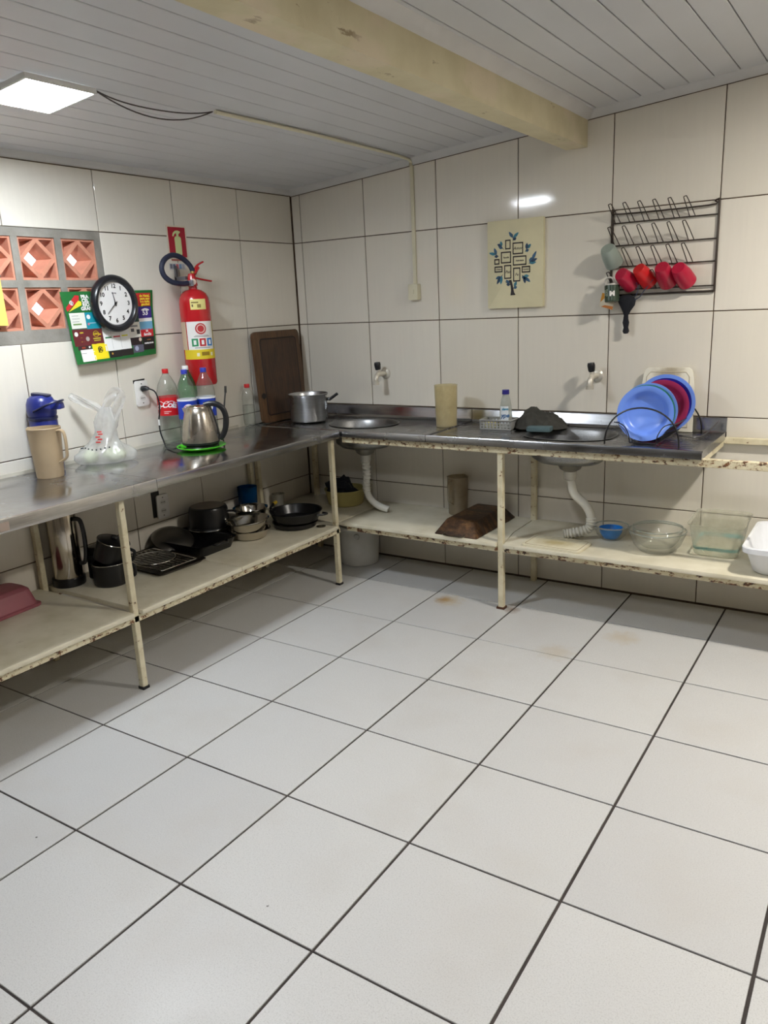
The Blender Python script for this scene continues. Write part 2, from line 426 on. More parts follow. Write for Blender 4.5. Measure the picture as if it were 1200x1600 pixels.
# cornices
def cornice(name, x0, x1):
    bm = B(); pr_ = [(0, -.004), (-.004, 0), (-.012, .006), (-.026, .026), (-.032, .034), (0, .034)]
    rings = [[(x, p[0], zc(x)-.03+p[1]) for p in pr_] for x in (x0, x1)]
    loft(bm, rings); return struct(name, bm, M['cornice'], 'white plastic ceiling cornice', smooth=60)
cornice('trim_3', 0, BX0); cornice('trim_4', BX1, XR)
bm = B(); loft(bm, [[(p[0], y, zc(0)-.028+p[1]) for p in [(0, 0), (.005, .003), (.010, .012), (.016, .030), (0, .030)]] for y in (YF, 0)]); struct('trim_5', bm, M['cornice'], 'white plastic ceiling cornice', smooth=60)
bm = B(); loft(bm, [[(BX1+p[0], y, zc(BX1)-.030+p[1]) for p in [(0, -.004), (.006, 0), (.016, .006), (.030, .026), (.034, .036), (0, .036)]] for y in (YF, 0)]); struct('trim_6', bm, M['cornice'], 'white plastic cornice along the beam', smooth=60)
# dirt line where the walls meet the cornice
bm = B(); loft(bm, [[(x, p[0], zc(x)-.036+p[1]) for p in [(0, 0), (-.002, 0), (-.002, .003), (0, .003)]] for x in (0, BX0)]); loft(bm, [[(x, p[0], zc(x)-.036+p[1]) for p in [(0, 0), (-.002, 0), (-.002, .003), (0, .003)]] for x in (BX1, XR)])
box(bm, 0, .002, YF, 0, zc(0)-.033, zc(0)-.029); struct('trim_7', bm, M['grout'])

# ceiling lamps
def emis(name, col, s):
    m = NT(name); m.p.inputs['Base Color'].default_value = W(.9); m.p.inputs['Emission Color'].default_value = col; m.p.inputs['Emission Strength'].default_value = s
    return m.m
def lamp(x, y, h, col, s, label):
    t = thing('ceiling_light', label, 'ceiling light', (x, y, zc(x)), group=None, rot=(0, TILT, 0))
    bm = B(); box(bm, -h-.008, h+.008, -h-.008, -h, -.018, -.0005); box(bm, -h-.008, h+.008, h, h+.008, -.018, -.0005); box(bm, -h-.008, -h, -h, h, -.018, -.0005); box(bm, h, h+.008, -h, h, -.018, -.0005)
    obj('frame', bm, M['white'], t, smooth=0)
    bm = B(); box(bm, -h, h, -h, h, -.016, -.001); obj('diffuser', bm, emis('lit_diffuser', col, s), t, smooth=0)
lamp(.648, -2.055, .122, (.86, .93, 1.0, 1), LAMP_A, 'square lit panel lamp with loose wires on the slat ceiling')
lamp(3.5, -1.05, .07, (1.0, .95, .86, 1), LAMP_B, 'small warm lit lamp right of the ceiling beam')
lamp(2.6, -3.3, .122, (.97, .98, 1.0, 1), FILL_C, 'added unseen fill panel brightening the back wall and floor')

# ------------------------------------------------------------------ bench frames
def bar(bm, p, q, w=.03, d=None):
    """square tube along one axis between two points (centre line)"""
    d = d or w; p = Vector(p); q = Vector(q); ax = max(range(3), key=lambda i: abs(q[i]-p[i])); lo = [0]*3; hi = [0]*3
    for i in range(3):
        if i == ax: lo[i], hi[i] = min(p[i], q[i]), max(p[i], q[i])
        else:
            hh = (w if i < 2 else d)/2; lo[i], hi[i] = p[i]-hh, p[i]+hh
    box(bm, lo[0], hi[0], lo[1], hi[1], lo[2], hi[2])
def part_bar(name, p, q, mat, parent, w=.03, d=None):
    bm = B(); bar(bm, p, q, w, d); bevel(bm, .0025, 1); return obj(name, bm, mat, parent, smooth=0)
fl = thing('bench_frame', 'chipped cream steel frame carrying the plain steel worktop', 'bench frame')
for y in (-.552, -1.921, -3.30):
    l = part_bar('leg', (.604, y, 0), (.604, y, .817), M['leg'], fl, .026)
    bm = B(); box(bm, .588, .620, y-.016, y+.016, 0, .012); obj('foot_cap', bm, M['blackmetal'], l, smooth=0)
for y in (-.50, -.565, -1.93, -3.30): part_bar('leg', (.024, y, 0), (.024, y, .840), M['leg'], fl, .026)
part_bar('rail', (.604, -3.4, .308), (.604, -.53, .308), M['rail'], fl, .026, .028)
part_bar('rail', (.024, -3.4, .308), (.024, -.04, .308), M['rail'], fl, .026, .028)
part_bar('rail', (.604, -3.4, .828), (.604, -.57, .828), M['leg'], fl, .02, .022)
for y in (-.552, -1.921, -3.30): part_bar('crossbar', (.03, y, .308), (.60, y, .308), M['rail'], fl, .024)
fb = thing('bench_frame', 'rusty cream steel frame carrying the two sink tops', 'bench frame')
for x in (1.545, 3.17):
    l = part_bar('leg', (x, -.470, 0), (x, -.470, .79), M['leg'], fb, .028)
    bm = B(); box(bm, x-.02, x+.02, -.49, -.45, 0, .010); obj('foot_plate', bm, simple('rust', (84, 52, 34), .9), l, smooth=0)
for x in (.075, 1.533, 3.17): part_bar('leg', (x, -.03, 0), (x, -.03, .79), M['leg'], fb, .028)
part_bar('rail', (.640, -.488, .805), (3.2, -.488, .805), M['rail'], fb, .026, .034)
part_bar('rail', (.03, -.018, .820), (3.2, -.018, .820), M['leg'], fb, .026, .028)
part_bar('rail', (.625, -.470, .308), (3.2, -.470, .308), M['rail'], fb, .026, .026)
part_bar('rail', (.03, -.03, .308), (3.2, -.03, .308), M['rail'], fb, .026, .026)
part_bar('crossbar', (2.435, -.475, .806), (2.435, -.03, .806), M['leg'], fb, .026)
part_bar('crossbar', (3.17, -.475, .806), (3.17, -.03, .806), M['leg'], fb, .026)
part_bar('crossbar', (1.545, -.46, .308), (1.545, -.03, .308), M['rail'], fb, .024)

# ------------------------------------------------------------------ shelf boards
def board(x0, x1, y0, y1, z1, label, notch=None, th=.020):
    bm = B(); poly = [(x0, y0), (x1, y0), (x1, y1), (x0, y1)]
    if notch: poly = notch
    prism(bm, poly, z1-th, z1, 'z'); bevel(bm, .003, 2)
    return tag(obj('shelf_board', bm, M['board'], smooth=40), label, 'shelf board')
SZ = .345
def left_board(y0, y1, x1, label, notches=()):
    poly = [(x1, y0), (x1, y1), (.008, y1)]
    for n_ in sorted(notches, reverse=True): poly += [(.008, n_+.0145), (.0385, n_+.0145), (.0385, n_-.0145), (.008, n_-.0145)]
    board(0, 0, 0, 0, SZ, label, poly + [(.008, y0)])
left_board(-3.40, -1.945, .637, 'cream shelf board under the worktop with pink plastic tub', (-3.30,))
left_board(-1.904, -1.325, .637, 'cream shelf board under the worktop holding the baking rack and black tray')
left_board(-1.322, -.581, .637, 'cream shelf board under the worktop holding steel basins and black frying pan')
board(0, 0, 0, 0, SZ, 'dim corner shelf board holding the yellow basin', [(.590, -.537), (.590, -.008), (.0905, -.008), (.0905, -.0455), (.0595, -.0455), (.0595, -.008), (.008, -.008), (.008, -.4855), (.0385, -.4855), (.0385, -.5145), (.008, -.5145), (.008, -.537)])
board(0, 0, 0, 0, SZ, 'cream shelf board below the round sink with burnt upturned pan', [(.595, -.008), (.595, -.505), (1.529, -.505), (1.529, -.454), (1.562, -.454), (1.529, -.3), (1.529, -.046), (1.517, -.046), (1.517, -.008)])
board(0, 0, 0, 0, SZ, 'cream shelf board holding glass bowls and white tub', [(1.549, -.008), (1.549, -.046), (1.533, -.046), (1.533, -.3), (1.568, -.457), (1.568, -.508), (3.15, -.508), (3.15, -.008)])

# ------------------------------------------------------------------ steel worktop, two lengths
WT = .857
def worktop(y0, y1, lip, label, sticker=False):
    t = thing('steel_worktop', label, 'worktop', (0, y0, 0))
    L = y1-y0
    prof = [(.006, WT), (.648, WT), (.6525, WT-.0015), (.654, WT-.006), (.654, lip), (.638, lip), (.638, WT-.016), (.006, WT-.016)]
    bm = B(); loft(bm, [[(p[0], y, p[1]) for p in prof] for y in (0, L)]); obj('top', bm, M['steel'], t, smooth=50)
    if sticker:
        bm = B(); box(bm, .654, .6545, -2.50-y0, -2.403-y0, lip+.006, lip+.036); obj('sticker', bm, ink((168, 150, 138)), t, smooth=0)
worktop(-3.40, -1.7705, .809, 'plain steel worktop length carrying thermos and beige jug', True)
worktop(-1.7685, -.542, .818, 'plain steel worktop length carrying bottles and kettle')
bm = B()
for q in range(7): box(bm, .002, .008, -3.4+q*.4, -3.4+q*.4+.39, WT, WT+.014)
o = obj('sealant_strip', bm, simple('old_sealant', (206, 200, 184), .6), smooth=0); tag(o, 'old pale sealant strip along wall behind plain worktop', 'sealant')

# ------------------------------------------------------------------ sink tops
def sink_top(name, x0, x1, bx, byc, ra, rb, shape, label, ridges):
    t = thing('sink_top', label, 'sink', (x0, 0, 0)); L = x1-x0
    # deck with a hole, filled around the bowl outline
    N = 40
    def outline(s, z):
        out = []
        for k in range(N):
            a = 2*PI*k/N; e = 2/shape
            c_, s_ = math.cos(a), math.sin(a)
            out.append((bx-x0+ra*s*math.copysign(abs(c_)**e, c_), byc+rb*s*math.copysign(abs(s_)**e, s_), z))
        return out
    bm = B(); edges = []
    def loop(pts):
        vs = [bm.verts.new(p) for p in pts]; es = [bm.edges.new((vs[i], vs[(i+1) % len(vs)])) for i in range(len(vs))]; return vs, es
    d0 = -.527
    vo, eo = loop([(0, d0+.012, WT-.003), (L, d0+.012, WT-.003), (L, -.030, WT-.003), (0, -.030, WT-.003)]); vi, ei = loop(outline(1.0, WT-.003))
    bmesh.ops.triangle_fill(bm, edges=eo+ei, use_beauty=True)
    # raised rolled rim on the front and ends, lip, upstand at the back
    rim = [(d0+.014, WT-.003), (d0+.010, WT+.002), (d0+.003, WT+.001), (d0, WT-.004), (d0, WT-.034), (d0+.004, WT-.034), (d0+.004, WT-.008)]
    loft(bm, [[(x, p[0], p[1]) for p in rim] for x in (0, L)])
    up_ = [(-.030, WT-.003), (-.022, WT+.003), (-.016, WT+.012), (-.014, WT+.058), (-.010, WT+.063), (-.002, WT+.063), (-.002, WT-.03), (-.030, WT-.03)]
    loft(bm, [[(x, p[0], p[1]) for p in up_] for x in (0, L)])
    for xa, xb in ((0, .004), (L-.004, L)): box(bm, xa, xb, d0+.002, -.004, WT-.034, WT+.001)
    obj('deck', bm, M['sink'], t, smooth=40)
    bm = B(); rg = [(1.06, WT+.0005), (1.02, WT+.001), (1.0, WT-.003), (.965, WT-.012), (.93, WT-.05), (.86, WT-.105), (.70, WT-.128), (.2, WT-.134)]
    loft(bm, [outline(s, z) for s, z in rg] + [outline(s, z-.0015) for s, z in rg[:1:-1]], cap0=False, cap1=False)
    bmesh.ops.contextual_create(bm, geom=[e for e in bm.edges if e.is_boundary and abs(e.verts[0].co.z-(WT-.134)) < .0008 and abs(e.verts[1].co.z-(WT-.134)) < .0008])
    obj('bowl', bm, M['bowl'], t, smooth=50)
    bm = B(); lathe(bm, [(0, WT-.1325), (.028, WT-.1325), (.034, WT-.1315), (.036, WT-.133), (0, WT-.133)], 24, bx-x0, byc); dr = obj('drain', bm, M['chrome'], t)
    for (ya, yb, xa, xb, nn) in ridges:
        for k in range(nn):
            y = ya+(yb-ya)*k/(nn-1)
            bm = B(); tube(bm, [(xa-x0, y, WT-.0035), (xb-x0, y, WT-.0035)], .004, 8, flat=.6); obj('drain_ridge', bm, M['sink'], t)
    return t
s1 = sink_top('a', .012, 1.1655, .625, -.265, .195, .165, 2.0, 'dark steel sink top with round bowl and aluminium pot', [])
s2 = sink_top('b', 1.1685, 2.452, 1.815, -.275, .205, .170, 2.6, 'dark steel sink top with ribbed drainers and dish rack', [(-.43, -.12, 1.22, 1.53, 9), (-.45, -.10, 2.07, 2.40, 10)])
def hose(parent, x0, pts, r, ribs, label):
    bm = B(); P = spline(pts, 16); n = len(P); rad = [r*(.9+(.30 if (i % 4 < 2 and ribs[0] <= i/n <= ribs[1]) else .08)) for i in range(n)]
    tube(bm, [(p[0]-x0, p[1], p[2]) for p in P], r, 14, radii=rad); return obj('drain_hose', bm, simple('grey_white_hose', (206, 203, 192), .5, var=.08), parent, label=label)
def cup(parent, x, y):
    bm = B(); lathe(bm, [(0, WT-.138), (.058, WT-.138), (.060, WT-.142), (.050, WT-.165), (.030, WT-.178), (.024, WT-.19), (0, WT-.19)], 28, x, y); c_ = obj('drain_cup', bm, simple('drain_cup_metal', (120, 116, 108), .45, .6), parent)
    bm = B(); lathe(bm, [(.018, WT-.178), (.030, WT-.178), (.030, WT-.215), (.022, WT-.222), (.018, WT-.222)], 20, x, y); obj('nut', bm, simple('grey_plastic_nut', (190, 186, 174), .5), c_)
cup(s1, .625-.012, -.265); cup(s2, 1.815-1.1685, -.275)
hose(s1, .012, [(.625, -.265, WT-.21), (.627, -.265, .57), (.618, -.262, .49), (.63, -.255, .43), (.675, -.24, .385), (.735, -.225, .362)], .020, (.0, .45), 'pale corrugated drain hose')
hose(s2, 1.1685, [(1.815, -.275, WT-.21), (1.822, -.275, .62), (1.838, -.27, .565), (1.89, -.255, .51), (1.915, -.25, .45), (1.905, -.26, .40), (1.85, -.29, .380), (1.80, -.31, .372)], .021, (.55, 1.), 'pale drain hose bent at the foot with ribbed end')

# ------------------------------------------------------------------ wall things, left wall (local +x runs towards the corner, local -y faces the room)
RL = PI/2
def on_left(name, label, cat, y, z, x=0., group=None): return thing(name, label, cat, (x, y, z), RL, group)
def rect(bm, x0, x1, z0, z1, y0, y1): box(bm, x0, x1, y0, y1, z0, z1)
def disc_mesh(r, t=.0006, seg=32, r_in=0.):
    bm = B()
    if r_in: lathe(bm, [(r_in, 0), (r, 0), (r, t), (r_in, t), (r_in, 0)], seg)
    else: lathe(bm, [(0, 0), (r, 0), (r, t), (0, t)], seg)
    return bm

# poster of adverts, hanging loose at its lower left
PY, PZ, PW, PH = -1.63, 1.288, .49, .312
def ppt(u, v, off=0.):
    """u from left to right, v from top to bottom"""
    x = u*PW + .012*v*(1-u)*1.5 + .006*math.sin(v*3.0)*(1-u) + (.024*u*(1-v))
    lift = .006 + .030*(v**1.6)*(1-u)**1.2 + .010*math.sin(u*PI)*v + .004*math.sin(v*6+u*3)
    z = PH*(1-v) + (-.012*u*(0) + .004*u)*(1) - .010*(v*u)*-1
    return Vector((x, -lift-off, z))
poster = on_left('poster', 'curling green bordered advert poster hanging behind the clock', 'poster', PY, PZ, .004)
def ppatch(u0, u1, v0, v1, off=.0, nu=6, nv=6, thick=0.):
    bm = B(); g = [[bm.verts.new(ppt(u0+(u1-u0)*i/nu, v0+(v1-v0)*j/nv, off)) for j in range(nv+1)] for i in range(nu+1)]
    for i in range(nu):
        for j in range(nv): bm.faces.new((g[i][j], g[i+1][j], g[i+1][j+1], g[i][j+1]))
    if thick:
        bmesh.ops.solidify(bm, geom=bm.faces[:], thickness=thick)
    return bm
sheet = obj('sheet', ppatch(0, 1, 0, 1, 0, 16, 16, .0006), ink((56, 148, 78)), poster)
panels = [((196, 40, 44), .80, .965, .05, .235), ((236, 236, 226), .035, .185, .30, .50), ((20, 150, 170), .195, .345, .30, .52), ((36, 70, 62), .70, .805, .26, .47),
    ((58, 38, 130), .815, .97, .26, .42), ((238, 236, 236), .815, .97, .425, .475), ((110, 168, 200), .815, .97, .485, .595), ((198, 34, 42), .815, .97, .60, .705),
    ((104, 36, 40), .03, .345, .53, .745), ((246, 222, 30), .035, .125, .64, .685), ((246, 222, 30), .040, .145, .69, .745), ((52, 32, 34), .055, .19, .755, .80), ((244, 243, 238), .075, .215, .815, .965),
    ((246, 222, 30), .21, .365, .735, .955), ((238, 238, 236), .355, .66, .51, .855), ((236, 234, 226), .665, .805, .48, .70), ((38, 24, 28), .67, .81, .71, .815), ((92, 92, 110), .69, .82, .83, .93),
    ((30, 28, 28), .385, .525, .875, .955), ((34, 30, 28), .535, .675, .87, .95), ((22, 22, 24), .825, .975, .715, .905), ((70, 96, 78), .035, .185, .505, .525)]
for c_, u0, u1, v0, v1 in panels: obj('printed_panel', ppatch(u0-.005, u1+.005, v0-.008, v1+.008, .0012, 4, 4), ink(c_), sheet)
for c_, u0, u1, v0, v1 in [((46, 120, 70), .37, .445, .66, .68), ((190, 40, 60), .465, .545, .655, .675), ((216, 208, 40), .565, .64, .65, .67), ((180, 180, 178), .44, .443, .52, .84), ((180, 180, 178), .545, .548, .52, .84),
        ((150, 150, 150), .69, .78, .52, .55), ((90, 90, 92), .69, .73, .57, .62), ((60, 60, 60), .76, .80, .59, .66), ((200, 190, 60), .235, .32, .655, .672), ((200, 190, 60), .24, .315, .685, .70), ((60, 60, 60), .06, .13, .855, .86),
        ((120, 130, 120), .05, .12, .33, .335), ((120, 130, 120), .05, .13, .37, .375), ((120, 130, 120), .05, .12, .41, .415), ((120, 160, 90), .05, .14, .44, .46), ((230, 240, 245), .21, .30, .44, .447), ((200, 120, 60), .88, .93, .755, .765), ((150, 60, 40), .09, .13, .765, .79), ((210, 180, 40), .30, .33, .60, .62)]:
    obj('printed_mark', ppatch(u0, u1, v0, v1, .0018, 3, 2), ink(c_), sheet)
def ptri(pts, col, off=.0014):
    bm = B(); vs = [bm.verts.new(ppt(u, v, off)) for u, v in pts]; bm.faces.new(vs); obj('printed_ribbon', bm, ink(col), sheet)
ptri([(.015, .22), (.135, .05), (.175, .055), (.165, .12), (.02, .27)], (196, 40, 44)); ptri([(.035, .275), (.155, .125), (.185, .14), (.18, .19)], (226, 214, 50))
def ptext(s, u, v, size, col, off=.0022, bold=.0006, align='LEFT', squash=1., shear=0.):
    me = text_mesh(s, size, 0, bold, shear, align)
    for vert in me.vertices:
        vert.co = ppt(u+vert.co.x/PW*squash, v-vert.co.y/PH, off)
    obj('lettering', me, ink(col), sheet)
for k, s_ in enumerate(('PRA', 'CEL', 'RIO', 'GRAN')): ptext(s_, .19 if k < 3 else .165, .075+.055*k, .021, (245, 245, 240), bold=.0010)
for k, s_ in enumerate(('de Natal,', 'para ano', 'e a todo', 'gaucho!')): ptext(s_, .958, .085+.043*k, .0165, (246, 224, 60), bold=.0008, align='RIGHT')
ptext('53', .895, .345, .034, (240, 240, 240), bold=.0012, align='CENTER')
bm = B(); tube(bm, [ppt(.85+.09*k/8, .305-.018*math.sin(PI*k/8), .002) for k in range(9)], .0035, 6); obj('phone_mark', bm, ink((240, 240, 240)), sheet)
ptext('12', .082, .155, .016, (60, 60, 60), align='CENTER', off=.0026); ptext('COM', .10, .57, .008, (220, 200, 60)); ptext('JK', .288, .825, .024, (50, 40, 10), align='CENTER', bold=.0008); ptext('restaurante', .90, .81, .013, (240, 240, 240), align='CENTER', shear=.2)
ptext('familia', .893, .675, .019, (240, 240, 240), align='CENTER', shear=.2); ptext('SA', .893, .625, .013, (240, 240, 240), align='CENTER'); ptext('SP', .165, .778, .010, (240, 240, 240)); ptext('AGRO', .275, .60, .012, (214, 190, 40), align='CENTER', bold=.0006)
for (u, v, r_, c_) in [(.082, .155, .010, (240, 240, 235)), (.06, .585, .010, (240, 240, 235)), (.225, .355, .010, (240, 240, 240)), (.215, .455, .006, (200, 120, 140)), (.175, .66, .010, (176, 168, 160)), (.79, .745, .009, (222, 200, 180)), (.415, .905, .005, (210, 160, 60)), (.73, .875, .012, (170, 175, 200))]:
    bm = B(); vs = [bm.verts.new(ppt(u+r_/PW*math.cos(a), v+r_/PH*math.sin(a), .0019)) for a in [2*PI*k/16 for k in range(16)]]; bm.faces.new(vs); obj('printed_disc', bm, ink(c_), sheet)
bm = B(); tube(bm, [ppt(.288+.025*math.cos(a), .825+.042*math.sin(a), .002) for a in [2*PI*k/20 for k in range(20)]], .0012, 5, True); obj('printed_ring', bm, ink((50, 40, 10)), sheet)
bm = B(); tube(bm, [ppt(.275+.03*math.cos(a), .60+.04*math.sin(a), .002) for a in [2*PI*k/20 for k in range(20)]], .0010, 5, True); obj('printed_ring', bm, ink((214, 190, 40)), sheet)

# clock
CR = .127
ck = on_left('wall_clock', 'round wall clock with thick black rim hanging over the poster', 'clock', -1.378, 1.545, .030)
bm = B(); lathe(bm, [(0, -.002), (CR-.012, -.002), (CR-.003, .006), (CR, .018), (CR-.003, .030), (CR-.012, .038), (CR-.024, .036), (CR-.031, .028), (CR-.033, .020), (0, .020)], 64); bmesh.ops.rotate(bm, verts=bm.verts, matrix=Matrix.Rotation(PI/2, 3, 'X')); obj('rim', bm, simple('black_clock_rim', (26, 27, 33), .28), ck)
bm = disc_mesh(CR-.031, .002, 64); bmesh.ops.rotate(bm, verts=bm.verts, matrix=Matrix.Rotation(PI/2, 3, 'X')); dial = obj('dial', bm, simple('white_dial', (232, 230, 228), .5, var=.02), ck, (0, -.0195, 0))
for h in range(1, 13):
    a = PI/2-2*PI*h/12; r_ = .076
    text('numeral', str(h), .026, ink((20, 20, 22)), dial, (r_*math.cos(a), -.0024, r_*math.sin(a)), off=.0008)
text('maker_mark', 'herweg', .008, ink((60, 60, 64)), dial, (0, -.0024, .046), off=.0003)
def hand(name, ang, L, w, y, tail=.012):
    bm = B(); a = PI/2-ang; d = Vector((math.cos(a), 0, math.sin(a))); n_ = Vector((-d.z, 0, d.x)); P = [-d*tail+n_*w, -d*tail-n_*w, d*L-n_*w*.5, d*L+n_*w*.5]
    v0 = [bm.verts.new(p+Vector((0, y, 0))) for p in P]; v1 = [bm.verts.new(p+Vector((0, y-.0008, 0))) for p in P]; bm.faces.new(v0); bm.faces.new(v1)
    for i in range(4): bm.faces.new((v0[i], v0[(i+1) % 4], v1[(i+1) % 4], v1[i]))
    obj(name, bm, ink((20, 20, 22)), ck, smooth=0)
hand('hour_hand', 2*PI*11.63/12, .050, .0028, -.0235); hand('minute_hand', 2*PI*38/60, .066, .002, -.025)
bm = disc_mesh(.005, .004, 16); bmesh.ops.rotate(bm, verts=bm.verts, matrix=Matrix.Rotation(PI/2, 3, 'X')); obj('pivot', bm, ink((20, 20, 22)), ck, (0, -.023, 0))

# extinguisher sign
sg = on_left('safety_sign', 'red sign with pale fire extinguisher pictogram above the real one', 'sign', -.916, 1.831, .0015)
bm = B(); prism(bm, rrect(.128, .158, .004), -.002, 0); sp = obj('plate', bm, ink((222, 210, 190)), sg)
bm = B(); prism(bm, rrect(.112, .142, .002), -.0026, -.001); obj('red_field', bm, ink((168, 24, 46)), sg)
bm = B(); prism(bm, rrect(.042, .092, .012, 4, .004, -.018), -.0034, -.002); obj('pictogram_body', bm, ink((206, 216, 156)), sg)
bm = B(); prism(bm, [(-.002, .024), (.010, .024), (.012, .040), (.022, .046), (.022, .052), (.006, .056), (-.010, .054), (-.024, .044), (-.030, .030), (-.024, .026), (-.016, .038), (-.004, .044)], -.0034, -.002); obj('pictogram_head', bm, ink((206, 216, 156)), sg)
bm = B(); box(bm, -.050, .052, -.0026, -.001, -.088, -.081); obj('caption_strip', bm, ink((160, 90, 80)), sg, smooth=0)
# small tag under the sign
tg = on_left('sticker_card', 'small printed card on the wall between sign and hose', 'card', -.930, 1.716, .0015)
bm = B(); box(bm, -.055, .055, -.001, 0, -.016, .016); obj('card', bm, ink((206, 204, 200)), tg, smooth=0)
for k, c_ in enumerate([(120, 120, 130), (90, 100, 130), (190, 90, 100), (110, 140, 180), (170, 170, 180)]):
    bm = B(); box(bm, -.050+.020*k, -.034+.020*k, -.0016, -.0008, -.011, .011); obj('printed_mark', bm, ink(c_), tg, smooth=0)

# fire extinguisher, hung on a bracket
EX, EY, EZ = .095, -.932, 1.128
ex = thing('fire_extinguisher', 'red fire extinguisher with navy hose hung on tiled wall', 'extinguisher', (EX, EY, EZ), RL)
bm = B(); R_ = .076; lathe(bm, [(0, .004), (.050, 0), (.070, .004), (R_, .014), (R_, .405), (.073, .430), (.062, .452), (.042, .468), (.022, .474), (.020, .490), (0, .490)], 40); obj('cylinder', bm, M['red'], ex)
FACE = math.radians(-38)          # the labels are turned towards the room
def wrap(bm_, R, s=0.):
    """bend geometry lying in local xz at y=0 round a vertical cylinder of radius R (front is -y)"""
    for v in bm_.verts if not isinstance(bm_, bpy.types.Mesh) else bm_.vertices:
        a = v.co.x/R + s; rr = R - v.co.y; v.co.x = rr*math.sin(a); v.co.y = -rr*math.cos(a)
def band(R, a0, a1, z0, z1, off=.0006, n=16):
    bm = B(); pts = []; a0 += FACE; a1 += FACE
    for k in range(n+1):
        a = a0+(a1-a0)*k/n; pts.append([bm.verts.new(((R+off)*math.sin(a), -(R+off)*math.cos(a), z)) for z in (z0, z1)])
    for p, q in zip(pts, pts[1:]): bm.faces.new((p[0], q[0], q[1], p[1]))
    return bm
D = math.radians
lab = obj('white_label', band(R_, D(-46), D(62), .182, .318, .0006), ink((236, 234, 230)), ex)
obj('side_label', band(R_, D(-88), D(-50), .182, .318, .0006), ink((200, 178, 150)), ex)
obj('label_edge', band(R_, D(62), D(72), .182, .318, .0006), ink((176, 160, 60)), ex)
obj('yellow_band', band(R_, D(-70), D(85), .135, .182, .0008), ink((226, 200, 40)), ex)
obj('inspection_tag', band(R_, D(-22), D(38), .375, .425, .0009), ink((232, 220, 140)), ex)
for k, c_ in enumerate([(40, 140, 90), (190, 36, 44), (40, 120, 190)]):
    a0 = D(-30+29*k); sq = obj('class_square', band(R_, a0, a0+D(24), .198, .236, .0012, 6), ink(c_), lab)
    obj('class_mark', band(R_, a0+D(7), a0+D(17), .206, .228, .0016, 4), ink((236, 236, 232)), lab)
bm = disc_mesh(.027, .0008, 28, .0)
bmesh.ops.rotate(bm, verts=bm.verts, matrix=Matrix.Rotation(PI/2, 3, 'X')); bmesh.ops.translate(bm, verts=bm.verts, vec=(0.010, -.0014, .283)); wrap(bm, R_, FACE); obj('seal', bm, ink((186, 44, 50)), lab)
bm = disc_mesh(.021, .0006, 28, .016); bmesh.ops.rotate(bm, verts=bm.verts, matrix=Matrix.Rotation(PI/2, 3, 'X')); bmesh.ops.translate(bm, verts=bm.verts, vec=(0.010, -.0022, .283)); wrap(bm, R_, FACE); obj('seal_ring', bm, ink((226, 190, 180)), lab)
for (a, z0, z1, w_, c_) in [(-5, .406, .412, 26, (120, 100, 50)), (10, .384, .400, 14, (150, 130, 70)), (-14, .388, .400, 5, (90, 70, 40)), (10, .244, .247, 60, (120, 118, 118)), (10, .250, .252, 50, (150, 148, 148)), (10, .189, .192, 60, (120, 118, 118)), (-10, .150, .166, 10, (236, 230, 200)), (45, .150, .166, 10, (236, 230, 200)), (18, .152, .170, 30, (150, 120, 20))]:
    obj('printed_line', band(R_, D(a-w_/2), D(a+w_/2), z0, z1, .0014, 5), ink(c_), lab)
bm = B(); lathe(bm, [(0, .488), (.024, .488), (.026, .496), (.022, .512), (.020, .535), (.016, .548), (0, .550)], 20); vl = obj('valve', bm, M['red'], ex)
bm = B(); lathe(bm, [(0, 0), (.015, 0), (.015, .010), (.012, .012), (0, .012)], 20); obj('gauge', bm, ink((214, 190, 176)), ex, (-.010, -.016, .508), (PI/2, 0, D(-38)))
bm = B(); tube(bm, spline([(.008, -.006, .530), (.045, -.008, .522), (.085, -.010, .516), (.118, -.012, .512)], 4), .009, 8, flat=.55); obj('carry_handle', bm, M['red'], ex)
bm = B(); tube(bm, spline([(.004, -.006, .545), (.020, -.008, .570), (.040, -.010, .590), (.072, -.012, .604)], 4), .010, 8, flat=.5); tube(bm, [(.012, -.006, .548), (.038, -.008, .580)], .012, 8); obj('lever', bm, M['red'], ex)
bm = B(); lathe(bm, [(0, .0), (.011, 0), (.012, .012), (.009, .024), (0, .024)], 14); obj('hose_nut', bm, M['brass'], ex, (.006, -.004, .545))
bm = B(); tube(bm, spline([(.008, -.004, .560), (-.012, -.004, .590), (-.060, -.004, .622), (-.115, -.004, .632), (-.165, -.004, .612), (-.190, -.004, .575), (-.180, -.006, .535), (-.140, -.010, .508), (-.085, -.014, .500), (-.045, -.016, .502)], 8), .0125, 12); obj('hose', bm, M['hosenavy'], ex)
bm = B(); tube(bm, [(-.060, -.015, .501), (-.022, -.016, .505)], .010, 10); box(bm, -.030, -.020, -.03, -.004, .488, .516); obj('nozzle_clip', bm, simple('grey_clip', (150, 150, 156), .4, .5), ex)
bm = B(); box(bm, -.028, -.014, .015, .088, .520, .536); box(bm, -.028, -.014, .078, .088, .500, .590); obj('bracket', bm, simple('grey_clip2', (120, 120, 126), .4, .6), ex)

